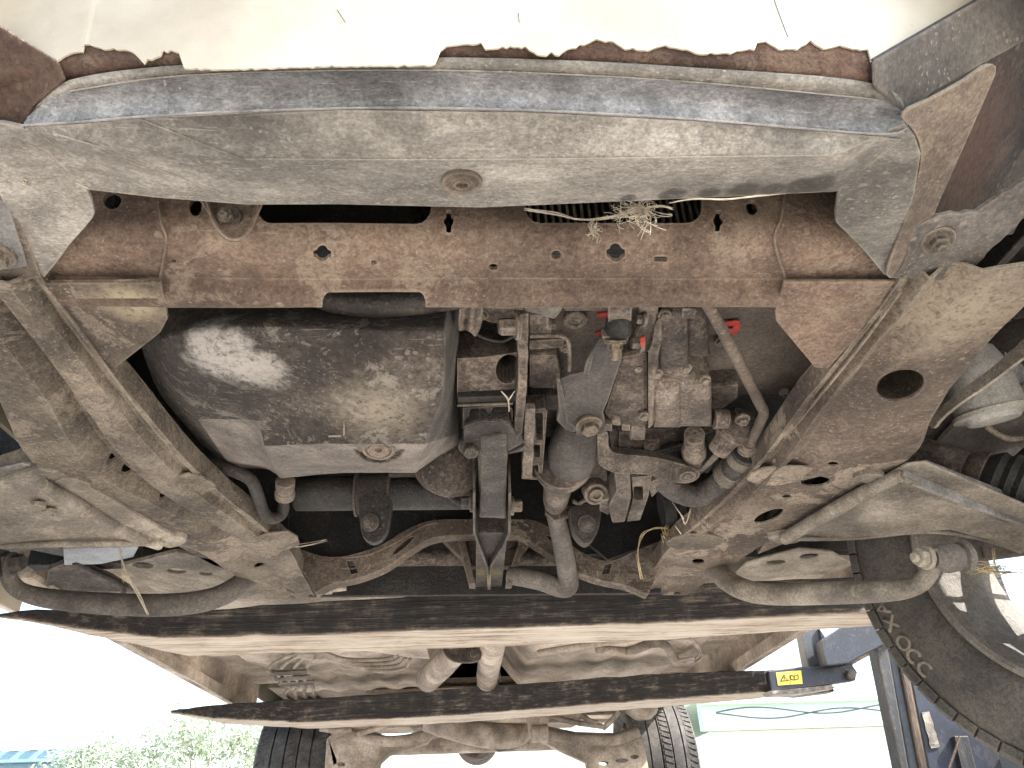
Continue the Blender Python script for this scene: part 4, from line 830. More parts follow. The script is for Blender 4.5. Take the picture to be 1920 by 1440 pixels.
# wheel arch right: strut can, strap, drive shaft
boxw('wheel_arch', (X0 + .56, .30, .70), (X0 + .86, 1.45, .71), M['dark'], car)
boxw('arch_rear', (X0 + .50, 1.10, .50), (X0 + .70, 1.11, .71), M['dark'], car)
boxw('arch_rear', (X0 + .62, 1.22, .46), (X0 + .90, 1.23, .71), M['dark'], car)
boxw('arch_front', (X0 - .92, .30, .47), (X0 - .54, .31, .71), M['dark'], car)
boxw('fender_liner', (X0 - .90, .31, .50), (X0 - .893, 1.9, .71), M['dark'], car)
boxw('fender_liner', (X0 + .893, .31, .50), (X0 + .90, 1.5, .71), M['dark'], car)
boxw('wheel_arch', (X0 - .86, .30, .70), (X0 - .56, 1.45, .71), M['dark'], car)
plate('strut_strap', smooth2([(1740, 792), (1758, 768), (1800, 732), (1850, 696), (1900, 652), (1950, 610), (1950, 644), (1900, 684), (1850, 722), (1800, 756), (1766, 784), (1750, 802)], 3), ('p', [(1745, 790, .40), (1950, 630, .42), (1850, 735, .395)]), .004, M['arm'], car)
cnp = H(1830, 700, y=.80); cnd = H(1880, 830, y=.82) - cnp
cn = lathe('filter_canister', cnp, cnd, [(-.03, .03), (0, .04), (cnd.length * .55, .042), (cnd.length * .56, .046), (cnd.length * .62, .046), (cnd.length * .64, .035), (cnd.length * .7, .03), (cnd.length * .72, .012)], M['can'], car, 30)
lathe('canister_nozzle', H(1890, 690, y=.80), (.6, .2, -.4), [(-.02, .014), (.02, .014), (.022, .018), (.03, .018), (.032, .012)], M['arm_g'], cn, 18)
tpx('canister_bracket', [(1850, 800, 'y', .84), (1890, 822, 'y', .84), (1950, 815, 'y', .85)], 6, M['steel'], cn, seg=8)
sp0, sp1 = H(1690, 838, y=.98), H(1846, 888, y=.93); sdv = sp1 - sp0
sh_ = lathe('drive_shaft', sp0, sdv, [(-.05, .020), (sdv.length * .7, .026), (sdv.length * .78, .022), (sdv.length * .9, .030), (sdv.length, .031), (sdv.length * 1.02, .024)], M['cast'], car, 26)
lathe('shaft_boot', sp0 + sdv * 1.0, sdv, [(0, .028)] + [(.008 * i, .036 + .001 * i - .004 * (i % 2)) for i in range(1, 12)], M['rubber'], sh_, 26)

# --- front wheel (steered), both sides
RW = .315
wc_r = H(2058, 1000, y=.93); wc_r.y = CO.y + .93
def front_wheel(wc, wax, lettered):
    wheel = lathe('front_wheel', wc, wax, [(-.02, .05), (.03, .05), (.032, .02)], M['rim'], car, 24)      # hub
    tp = [(-.095, .2), (-.1, .215), (-.104, .25), (-.1, .285), (-.088, .305), (-.07, RW), (-.03, RW + .002), (.03, RW + .002), (.07, RW), (.084, .306), (.092, .300), (.0945, .293), (.098, .287), (.101, .27), (.102, .262), (.1025, .258), (.1045, .245), (.103, .230), (.100, .218), (.0995, .214), (.098, .212), (.095, .205), (.09, .199), (.07, .196), (-.07, .196)]
    lathe('tyre', wc, wax, tp, M['tyre'], wheel, 96, closed=True)
    rim = lathe('rim', wc, wax, [(.101, .203), (.104, .199), (.102, .193), (.094, .190), (.088, .186), (.07, .184), (.02, .17), (-.05, .165), (-.09, .185), (-.095, .2), (-.09, .2), (-.045, .172), (.02, .178), (.07, .19), (.09, .197)], M['rim'], wheel, 72, closed=True)
    wu = wax.orthogonal().normalized(); wv = wax.cross(wu)
    def wpt(a, r, t): return wc + wax * t + (wu * math.cos(a) + wv * math.sin(a)) * r
    # angle of the direction seen at lower left
    def wang(px, py):
        d = ray(px, py); t = (wc + wax * .1 - CO).dot(wax) / d.dot(wax); p = CO + d * t - wc; return math.atan2(p.dot(wv), p.dot(wu))
    for k in range(5):                                                       # spokes on the outer side
        a = wang(1815, 1105) + R(36) + k * R(72); V = []
        for r_, wd in ((.04, .05), (.10, .052), (.168, .075)):
            da = wd / r_ * .62
            for t in (-.055, -.035):
                V += [wpt(a - da, r_, t), wpt(a + da, r_, t)]
        mk('spoke', V, [(0, 1, 5, 4), (4, 5, 9, 8), (2, 3, 7, 6), (6, 7, 11, 10), (0, 2, 6, 4), (4, 6, 10, 8), (1, 3, 7, 5), (5, 7, 11, 9), (0, 1, 3, 2), (8, 9, 11, 10)], M['rim'], wheel, bevel=.004)
    # shoulder tread blocks
    for k in range(64):
        a0_ = 2 * math.pi * k / 64; V = []
        for a in (a0_ + .003, a0_ + .092):
            for t, r_ in ((.060, RW + .003), (.080, RW + .002), (.0985, .306), (.0975, .294), (.060, .30)): V.append(wpt(a + (.02 if t > .08 else 0), r_, t))
        mk('tread_block', V, [(0, 1, 6, 5), (1, 2, 7, 6), (2, 3, 8, 7), (3, 4, 9, 8), (4, 0, 5, 9), (0, 1, 2, 3, 4), (5, 6, 7, 8, 9)], M['tyre'], wheel, bevel=.001)
    if not lettered: return
    # raised sidewall letters
    GL = {'V': [[(0, 1), (.5, 0), (1, 1)]], 'X': [[(0, 0), (1, 1)], [(0, 1), (1, 0)]], 'O': [[(.5 + .5 * math.cos(2 * math.pi * i / 14), .5 + .5 * math.sin(2 * math.pi * i / 14)) for i in range(15)]],
          'C': [[(.5 + .5 * math.cos(R(50 + 260 * i / 12)), .5 + .5 * math.sin(R(50 + 260 * i / 12))) for i in range(13)]], 'A': [[(0, 0), (.5, 1), (1, 0)], [(.2, .4), (.8, .4)]]}
    spots_ = [('A', 1652, 1142), ('X', 1664, 1172), ('O', 1690, 1208), ('C', 1708, 1236), ('C', 1728, 1262)]
    lm = MB()
    for ch, px, py in spots_:
        a = wang(px, py)
        for st in GL[ch]:
            P = []
            for gx, gy in st:
                rr2 = .268 + (gy) * .019; aa = a + (gx - .5) * .07
                P.append(wpt(aa, rr2, .1022 - (rr2 - .262) * .12))
            V, Fc = tube_data(P, .0026, 6); lm.add(V, Fc)
    lm.build('sidewall_lettering', M['letter'], wheel, smooth=True)
front_wheel(wc_r, Vector((-math.cos(R(32)), -math.sin(R(32)), -.10)).normalized(), True)
front_wheel(Vector((2 * X0 - wc_r.x, wc_r.y, wc_r.z)), Vector((math.cos(R(32)), math.sin(R(32)), -.10)).normalized(), False)

# --- floor pan, sills, tunnel
ZF = .455; x_l, x_r = X0 - .83, X0 + .83
rows_ = []
for j in range(40):
    y = 1.36 + j * .062; r_ = []
    for i in range(61):
        x = x_l + (x_r - x_l) * i / 60; u = abs(x - X0); h = ZF
        h += .09 * max(0, 1 - max(0, u - .09) / .07) if u < .16 else 0
        h += .006 * math.sin(u * 60) * (1 if .2 < u < .62 else 0) + .03 * max(0, min(1, (u - .66) / .03)) - .0
        h += .02 * max(0, min(1, (y - 2.3) / .2)) + noise.noise(Vector((x * 5, y * 5, 3))) * .0025
        if y > 2.95: h += min(.25, (y - 2.95) * .5)
        r_.append(CO + Vector((x, y, h)))
    rows_.append(r_)
loft('floor_pan', rows_, M['floor'], car, solid=.004)
for s in (-1, 1):
    sx = X0 + s * .80
    sill = boxw('sill', (min(sx, sx + s * .07), 1.36, .425), (max(sx, sx + s * .07), 2.98, .56), M['floor'], car, bevel=.012)
    boxw('pinch_weld', (sx - s * .015 - .004, 1.4, .398), (sx - s * .015 + .004, 2.96, .43), M['floor'], sill, bevel=.001)
    boxw('body_side', (X0 + s * .86 - .004, 1.36, .50), (X0 + s * .86 + .004, 4.3, 1.0), M['paint'], car)
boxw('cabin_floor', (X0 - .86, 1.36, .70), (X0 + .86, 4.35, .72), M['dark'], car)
boxw('tail_panel', (X0 - .86, 4.30, .50), (X0 + .86, 4.33, 1.0), M['paint'], car)
# front floor outriggers with slotted holes, both sides
plate('jacking_outrigger', [(230, 1060), (330, 1035), (400, 1050), (470, 1092), (440, 1106), (360, 1106), (280, 1085), (240, 1075)], ('z', .41), .006, M['arm'], car, holes=[ell(268, 1060, 20, 6, 4), ell(331, 1071, 18, 5, 4), ell(386, 1076, 13, 4, 4)], bevel=.004)
plate('jacking_outrigger', [(1370, 1082), (1400, 1056), (1500, 1030), (1560, 1036), (1600, 1060), (1560, 1076), (1450, 1084)], ('z', .41), .006, M['arm'], car, holes=[ell(1455, 1056, 18, 5, -4), ell(1517, 1044, 18, 5, -6)], bevel=.004)
plate('toe_board', [(80, 1100), (200, 1040), (470, 1090), (520, 1130), (300, 1130)], ('z', .50), .004, M['dark'], car)  # black colour here is painted shade for the inside of the outriggers
plate('toe_board', [(1330, 1086), (1420, 1030), (1610, 1030), (1640, 1060), (1620, 1092)], ('z', .50), .004, M['dark'], car)
plate('lower_guard', [(118, 1030), (260, 1026), (250, 1045), (190, 1058), (120, 1060)], ('z', .42), .005, M['panel_gap_light'], car)
plate('lower_guard', [(-40, 1020), (120, 1022), (120, 1044), (60, 1032), (-40, 1034)], ('z', .43), .006, M['liner_grey'], car)
boxw('fender_skirt', (X0 - .90, 1.30, .40), (X0 - .885, 1.5, .62), M['paint'], car)
plate('mud_flap', [(90, 1070), (130, 1052), (210, 1085), (250, 1110), (110, 1108), (86, 1100)], ('z', .425), .01, M['cast'], car)
tpx('loom', [(140, 1055, .42), (220, 1092, .415), (232, 1110, .41)], 5, M['hose'], car)
# fuel and brake lines with clip combs, left
for k in range(4):
    tpx('fuel_line', [(505 + k * 22, 1252 + k * 2, .425), (520 + k * 20, 1240 + k, .423), (560 + k * 10, 1224 + k * 3, .42), (600 + k * 10, 1222 + k * 5, .42), (650 + k * 15, 1236 + k * 7, .42), (720 + k * 12, 1236 + k * 6, .42), (745 + k * 8, 1226 + k * 3, .42)], 3.6, M['dustpipe'], car, seg=8)
for k in range(4):
    tpx('brake_line', [(502 + k * 14, 1258 + k * 2, .425), (520 + k * 14, 1262 + k * 2, .42), (530 + k * 16, 1282 - k, .42), (545 + k * 14, 1288, .42), (535 + k * 18, 1300, .42), (550 + k * 18, 1312, .42)], 3.4, M['dustpipe'], car, seg=8)
for k in range(3): plate('pipe_clip', [(505 + k * 8, 1262 + k * 10), (575 + k * 6, 1258 + k * 10), (576 + k * 6, 1264 + k * 10), (508 + k * 8, 1268 + k * 10)], ('z', .413), .006, M['cast'], car)
plate('pipe_clip', [(555, 1222), (590, 1228), (588, 1240), (556, 1234)], ('z', .413), .006, M['dustpipe'], car)
# right: corrugated loom and pipes
cp_ = [(1120, 1216, .42), (1150, 1220, .42), (1180, 1220, .42), (1210, 1210, .42), (1232, 1200, .42)]
P = cr([HP(p) for p in cp_], 14); tube('corrugated_loom', P, [.013 if i % 2 else .0105 for i in range(len(P))], M['dustpipe'], car, spline=False)
tpx('hose_tail', [(1228, 1202, .42), (1250, 1212, .42), (1262, 1232, .42), (1270, 1242, .43)], 8, M['dustpipe'], car)
lathe('loom_collar', H(1224, 1203, z=.42), (.7, .3, .1), [(-.012, .016), (.012, .016)], M['dustpipe'], car, 14)
for k in range(2): tpx('fuel_line', [(1250, 1196 + k * 4, .422), (1285 + k * 4, 1194 + k * 3, .42), (1300 + k * 7, 1204 + k * 4, .42), (1312 + k * 5, 1226 + k * 4, .42), (1296 + k * 4, 1240 + k * 3, .42)], 2.6, M['dustpipe'], car, seg=8)
plate('pipe_clip', [(1262, 1240), (1302, 1234), (1304, 1246), (1266, 1250)], ('z', .414), .006, M['dustpipe'], car, holes=[[(1278, 1240), (1286, 1239), (1287, 1244), (1279, 1245)]])
tpx('heat_shield_edge', [(1010, 1224, .425), (1060, 1216, .42), (1190, 1196, .42)], 6, M['floor'], car)
plate('heat_shield', [(740, 1214), (800, 1214), (806, 1236), (760, 1232), (660, 1216)], ('z', .418), .003, M['floor'], car)
# exhaust in the tunnel
e1 = tpx('exhaust_mid_pipe', [(925, 1180, .44), (922, 1215, .43), (915, 1260, .43), (912, 1300, .44)], 21, M['dustpipe'], car, seg=18)
e2 = tpx('catalyst_outlet', [(880, 1200, .45), (850, 1225, .43), (828, 1250, .415), (802, 1274, .405)], [25, 24, 23, 23], M['dustpipe'], car, seg=18)
plate('pipe_flange', smooth2([(832, 1212), (880, 1210), (902, 1222), (896, 1240), (860, 1242), (838, 1232)], 3), ('y', 2.02), .012, M['cast'], e2, bevel=.003)
bolt(H(888, 1226, y=2.015), (0, -1, -.1), .011, M['cast'], e2)
tpx('exhaust_hanger_loop', [(896, 1268, .43), (905, 1250, .45), (930, 1256, .45), (938, 1276, .43)], 4, M['hose'], car, seg=8)
tp_ = tpx('tail_pipe', [(800, 1348, 'y', 3.0), (830, 1358, 'y', 3.0), (870, 1370, 'y', 3.02), (920, 1380, 'y', 3.05), (965, 1378, 'y', 3.1), (985, 1360, 'y', 3.2), (985, 1340, 'y', 3.3)], 22, M['dustpipe'], car, seg=18)
lathe('rear_silencer', H(895, 1372, y=3.5), (0, 1, 0), [(0, .02), (.005, .09), (.02, .1), (.4, .1), (.42, .03)], M['cast'], car, 30)
lathe('spare_hook', H(920, 1392, y=3.25), (1, 0, 0), [(0, .02), (.03, .035), (.09, .03), (.1, .01)], M['hose'], car, 14)
# --- rear suspension
for s, pxs in ((-1, (475, 615)), (1, (1192, 1312))):
    c_ = H((pxs[0] + pxs[1]) / 2, 1400, y=3.25); wd = H(pxs[1], 1400, y=3.25).x - H(pxs[0], 1400, y=3.25).x
    wcn = Vector((c_.x, CO.y + 3.55, CO.z + .22)); wr = .30; h_ = wd / 2
    rw = lathe('rear_wheel', wcn + Vector((-s * .02, 0, 0)), (s, 0, 0), [(-h_ * .8, .17), (-h_ * .5, .185), (h_ * .6, .185), (h_ * .8, .19)], M['rim'], car, 30)
    pr = [(-h_ * .82, .19), (-h_, .22), (-h_ * 1.02, .25), (-h_ * .98, .28), (-h_ * .88, .293)]
    for g in range(5):
        xa, xb = -h_ * .86 + g * h_ * .352, -h_ * .86 + g * h_ * .352 + h_ * .30; crn = lambda q: wr - .010 * (q / h_) ** 2
        pr += [(xa, crn(xa)), (xb, crn(xb))]
        if g < 4: pr += [(xb + .001, wr - .014), (xb + h_ * .052 - .001, wr - .014)]
    pr += [(h_ * .92, .293), (h_ * .98, .28), (h_ * 1.02, .25), (h_, .22), (h_ * .82, .19)]
    tyre_ = lathe('tyre', wcn, (s, 0, 0), pr, M['tyre_rear'], rw, 72, closed=True)
    # sipes cut as raised lugs on the shoulder rib
    lg = MB()
    for k in range(80):
        a = 2 * math.pi * k / 80
        for xx in (h_ * .80, -h_ * .80, h_ * .02):
            V = []
            for da in (.0, .05):
                for dx in (-.016, .016):
                    for dr in (0, .005):
                        q = a + da + (dx * 1.2); r2 = wr - .010 * (xx / h_) ** 2 - .002 + dr
                        V.append(wcn + Vector((s * (xx + dx), math.cos(q) * r2, math.sin(q) * r2)))
            lg.add(V, [(0, 1, 3, 2), (4, 5, 7, 6), (0, 1, 5, 4), (2, 3, 7, 6), (1, 3, 7, 5), (0, 2, 6, 4)])
    tag(lg.build('tread_lugs', M['tyre_rear'], rw), kind='stuff')
tr = plate('trailing_arm', [(612, 1384), (640, 1362), (690, 1368), (740, 1384), (800, 1378), (830, 1362), (800, 1394), (730, 1416), (712, 1432), (712, 1470), (606, 1470)], ('y', 3.05), .05, M['dustpipe'], car, bevel=.008, holes=[rrect(634, 1430, 646, 1436, 2)])
tpx('arm_ridge', [(640, 1372, 'y', 3.04), (700, 1388, 'y', 3.03), (760, 1388, 'y', 3.03), (820, 1372, 'y', 3.04)], 10, M['dustpipe'], tr)
tr2 = plate('trailing_arm', [(1000, 1358), (1012, 1388), (1060, 1412), (1100, 1430), (1104, 1470), (1222, 1470), (1204, 1380), (1190, 1362), (1150, 1374), (1080, 1372), (1030, 1362)], ('y', 3.05), .05, M['dustpipe'], car, bevel=.008, holes=[ell(1132, 1431, 9, 4), ell(1166, 1426, 12, 4), ell(1190, 1419, 8, 4)])
tpx('arm_ridge', [(1010, 1372, 'y', 3.04), (1080, 1386, 'y', 3.03), (1150, 1388, 'y', 3.03), (1196, 1372, 'y', 3.04)], 10, M['dustpipe'], tr2)
lathe('arm_bush', H(1012, 1376, y=3.0), (1, 0, 0), [(-.03, .03), (.03, .03)], M['dustpipe'], tr2, 20)
plate('rear_bracket', [(988, 1340), (1030, 1340), (1028, 1374), (992, 1374)], ('y', 3.0), .03, M['floor'], car, holes=[ell(1008, 1341, 5, 3)])
boxw('rear_axle_beam', (X0 - .5, 3.38, .30), (X0 + .5, 3.46, .36), M['dustpipe'], car, bevel=.02)
spr = lathe('bump_stop', H(1204, 1338, y=2.98), (0, 0, 1), [(-.02, .03), (0, .055), (.01, .06), (.025, .06), (.03, .045), (.06, .05)], M['dustpipe'], car, 24)
for a, b in (((1020, 1340), (1130, 1362)), ((1090, 1340), (1120, 1356)), ((1130, 1366), (1160, 1334)), ((670, 1376), (760, 1344)), ((600, 1366), (660, 1368))):
    tpx('brake_pipe', [(a[0], a[1], 'y', 3.0), ((a[0] + b[0]) / 2, (a[1] + b[1]) / 2 + 3, 'y', 3.0), (b[0], b[1], 'y', 3.0)], 5, M['dustpipe'], car, seg=8)
plate('damper_foot', [(600, 1362), (660, 1366), (644, 1378), (630, 1384), (616, 1372)], ('y', 3.0), .03, M['dustpipe'], car, rough=3)
tank = boxw('fuel_tank', (X0 - .42, 3.02, .365), (X0 + .42, 3.30, .50), M['floor'], car, bevel=.03)
for s_ in (-.22, .22): boxw('tank_strap', (X0 + s_ - .02, 3.01, .361), (X0 + s_ + .02, 3.31, .37), M['dustpipe'], tank, bevel=.002)
boxw('rear_subframe', (X0 - .62, 3.05, .39), (X0 + .62, 3.12, .46), M['cast'], car, bevel=.01)
boxw('rear_floor', (X0 - .80, 3.1, .52), (X0 + .80, 4.3, .54), M['floor'], car)

# ------------------------------------------------------------------ forklift
fk = empty('forklift', (1.4, 2.0, 0), 'dark navy forklift at the right holding the car up on two long fork tines', 'forklift')
def fork(tipx, pts, parent, w_):
    """pts: (X, front Y, bottom h, thickness, width) along the tine from tip to heel"""
    rows__ = []; dense = []
    for a_, b_ in zip(pts, pts[1:]):
        for k_ in range(10): dense.append(tuple(u_ + (v_ - u_) * k_ / 10 for u_, v_ in zip(a_, b_)))
    dense.append(pts[-1])
    for X, y, zb, th, wd in dense:
        nz = lambda s_: noise.noise(Vector((X * 14, s_, tipx))) * .0025 + noise.noise(Vector((X * 60, s_, tipx))) * .0016
        p = CO + Vector((X, y + nz(1), zb + nz(2))); th += nz(3)
        rows__.append([p, p + Vector((0, wd, 0)), p + Vector((0, wd, th)), p + Vector((0, 0, th))])
    V = [q for r_ in rows__ for q in r_]; Fc = grid_faces(len(rows__), 4, True) + [(3, 2, 1, 0), tuple(len(V) - 4 + i for i in range(4))]
    return mk('fork_tine', V, Fc, M['fork'], parent, bevel=.004, seg=3)
def fk_pts(pairs, z, tops, wpx, zt):
    out = []
    for (px, py), pt, pw in zip(pairs, tops, wpx):
        p = H(px, py, z=z); y = p.y; top = H(px, pt, y=y).z - CO.z; wid = H(px, pw, z=z).y - y
        out.append((p.x, y, z, max(.006, top - z), max(.01, wid)))
    return out
f1p = fk_pts([(-6, 1157), (60, 1166), (160, 1180), (300, 1196), (600, 1190), (900, 1180), (1200, 1170), (1640, 1148), (1900, 1135)], .335, [1150, 1144, 1145, 1148, 1127, 1112, 1098, 1080, 1068], [1159, 1171, 1195, 1232, 1223, 1214, 1203, 1176, 1158], .4)
f2p = fk_pts([(318, 1336), (400, 1347), (560, 1355), (800, 1345), (900, 1338), (1200, 1315), (1362, 1303), (1440, 1297), (1545, 1290)], .335, [1333, 1321, 1311, 1295, 1288, 1266, 1258, 1256, 1258], [1338, 1358, 1367, 1358, 1352, 1330, 1317, 1310, 1299], .4)
YC = f2p[-1][1] - .010
fork(1.0, f1p, fk, 0); fork(7.0, f2p, fk, 0)
ca = plate('carriage_plate', [(1440, 1258), (1500, 1250), (1600, 1248), (1608, 1260), (1604, 1276), (1550, 1284), (1446, 1296)], ('y', (YC+0.0000)), .03, M['navy'], fk, bevel=.003)
lathe('locking_pin', H(1594, 1265, y=(YC-0.0050)), (0, -1, 0), [(-.01, .012), (.012, .012), (.014, .009)], M['steel'], ca, 18)
lathe('pin_hole', H(1585, 1258, y=(YC-0.0010)), (0, -1, 0), [(-.002, .006), (.001, .006), (.001, .004), (-.002, .004)], M['alu'], ca, 14)
plate('carriage_upright', [(1502, 1178), (1538, 1176), (1550, 1250), (1516, 1252)], ('y', (YC+0.0200)), .05, M['greyblue'], fk, bevel=.003)
plate('carriage_upright', [(1536, 1176), (1552, 1200), (1596, 1200), (1600, 1250), (1550, 1252)], ('y', (YC+0.0100)), .05, M['navy'], fk, bevel=.003)
plate('carriage_bar', [(1540, 1200), (1580, 1174), (1690, 1164), (1690, 1190), (1650, 1212), (1590, 1244), (1550, 1248)], ('y', (YC-0.0500)), .05, M['navy'], fk, bevel=.003)
plate('worn_edge', [(1590, 1240), (1650, 1208), (1692, 1188), (1692, 1198), (1650, 1218), (1596, 1248)], ('y', 2.395), .03, M['bronze'], fk, bevel=.003)
plate('fork_heel', [(1440, 1296), (1560, 1284), (1566, 1290), (1500, 1300), (1450, 1302)], ('y', (YC+0.0000)), .06, M['alu'], fk, bevel=.002)
plate('fork_heel', [(1470, 1302), (1560, 1288), (1566, 1296), (1500, 1304)], ('y', (YC+0.0500)), .05, M['mast'], fk, bevel=.002)
# warning sticker
st = plate('warning_label', [(1455, 1261), (1502, 1257), (1505, 1282), (1459, 1285)], ('y', (YC-0.0015)), .001, M['yellow'], fk, bevel=0)
tpx('warning_triangle', [(1464, 1277, 'y', (YC-0.0025)), (1470, 1265, 'y', (YC-0.0025)), (1478, 1276, 'y', (YC-0.0025)), (1464, 1277, 'y', (YC-0.0025))], 1.0, M['black'], st, spline=False, seg=6)
tpx('exclamation_mark', [(1470.5, 1269, 'y', (YC-0.0025)), (1471, 1274, 'y', (YC-0.0025))], .7, M['black'], st, spline=False, seg=6)
tpx('manual_symbol', [(1482, 1266, 'y', (YC-0.0025)), (1489, 1268, 'y', (YC-0.0025)), (1496, 1265, 'y', (YC-0.0025)), (1497, 1273, 'y', (YC-0.0025)), (1490, 1275, 'y', (YC-0.0025)), (1483, 1274, 'y', (YC-0.0025)), (1482, 1266, 'y', (YC-0.0025))], .8, M['black'], st, spline=False, seg=6)
tpx('manual_fold', [(1489, 1268, 'y', (YC-0.0025)), (1490, 1275, 'y', (YC-0.0025))], .6, M['black'], st, spline=False, seg=6)
plate('label_divider', [(1479.4, 1260), (1480.2, 1260), (1482.2, 1283), (1481.4, 1283)], ('y', (YC-0.0020)), .0005, M['black'], st, bevel=0)
# mast
ms = plate('mast_rail', [(1636, 1140), (1652, 1136), (1704, 1440), (1740, 1640), (1718, 1640), (1688, 1440), (1640, 1210)], ('y', 2.22), .05, M['mast'], fk, bevel=.004)
plate('mast_rail', [(1652, 1150), (1668, 1150), (1722, 1440), (1760, 1640), (1742, 1640), (1706, 1440)], ('y', 2.25), .1, M['greyblue'], fk, bevel=.003)
plate('mast_channel', [(1668, 1150), (1684, 1150), (1740, 1440), (1780, 1640), (1762, 1640), (1724, 1440)], ('y', 2.24), .1, M['bronze'], fk, bevel=.006)
plate('mast_guard', [(1684, 1150), (1800, 1150), (1880, 1440), (1930, 1640), (1782, 1640), (1742, 1440)], ('y', 2.30), .02, M['navy'], fk, bevel=.003)
plate('scuffed_decal', rag([(1728, 1336), (1742, 1334), (1762, 1400), (1746, 1404)], 1.6, 8), ('y', 2.296), .002, M['alu'], fk, bevel=0)
plate('mast_rail', [(1790, 1380), (1815, 1380), (1850, 1520), (1822, 1520)], ('y', 2.28), .02, M['mast'], fk)
boxw('truck_body', (1.75, 1.5, -1.1), (3.4, 2.9, .4), M['navy'], fk, bevel=.05)
tpx('hydraulic_hose', [(1800, 1382, 'y', 2.1), (1790, 1410, 'y', 2.1), (1776, 1450, 'y', 2.1)], 3, M['bronze'], fk, seg=8)

# ------------------------------------------------------------------ buildings and tree far behind
def bld(name, x0, x1, y, top, depth, wall, roof, label, fas, roof2=None):
    e = empty(name, ((x0 + x1) / 2, y + depth / 2, 0), label, 'building')
    boxw('wall', (x0, y, -CAMZ), (x1, y + depth, top - fas), wall, e, bevel=0)
    boxw('fascia', (x0 - .15, y - .25, top - fas + .002), (x1 + .15, y - .05, top), roof, e, bevel=.01)
    mk('roof', [CO + Vector(q) for q in ((x0 - .2, y - .2, top), (x1 + .2, y - .2, top), (x1 + .2, y + depth / 2, top + depth * .02), (x0 - .2, y + depth / 2, top + depth * .02), (x0 - .2, y + depth + .2, top), (x1 + .2, y + depth + .2, top))],
       [(0, 1, 2, 3), (3, 2, 5, 4)], roof2 or roof, e, solid=.05)
    return e
D1 = 13.0
pA, pB = H(1322, 1330, y=D1), H(1700, 1315, y=D1)
b1 = bld('shed', pA.x, pA.x + 9, D1, pA.z - CO.z + .08, 6, M['white_wall'], M['mint'], 'pale shed with mint green roof edge beyond the rear wheel', .42, M['mint_y'])
boxw('gutter', (pA.x - .2, D1 - .36, pA.z - CO.z + .02), (pA.x + 9.2, D1 - .26, pA.z - CO.z + .14), M['mint_y'], b1, bevel=.02)
for k in range(2): tube('cable', [CO + Vector((pA.x + .05 + 4.6 * i / 16, D1 - .40, pA.z - CO.z - .10 - .05 * k + .06 * math.sin(i * .75 + k * 2.4))) for i in range(17)], .012, M['greyblue'], b1, seg=6)
D2 = 20.0
pC, pD = H(-60, 1412, y=D2), H(158, 1406, y=D2)
b2 = bld('blue_shed', pC.x - 6, pD.x, D2, pD.z - CO.z, 7, M['bluewall'], M['bluewall'], 'blue walled shed low at the left edge beside the pale tree', .25, M['white_wall'])
for i in range(14): boxw('roof_rib', (pD.x - .3 - i * .42, D2 - .32, pD.z - CO.z + .004), (pD.x - .3 - i * .42 + .22, D2 + 2, pD.z - CO.z + .06), M['white_wall'], b2, bevel=.01)
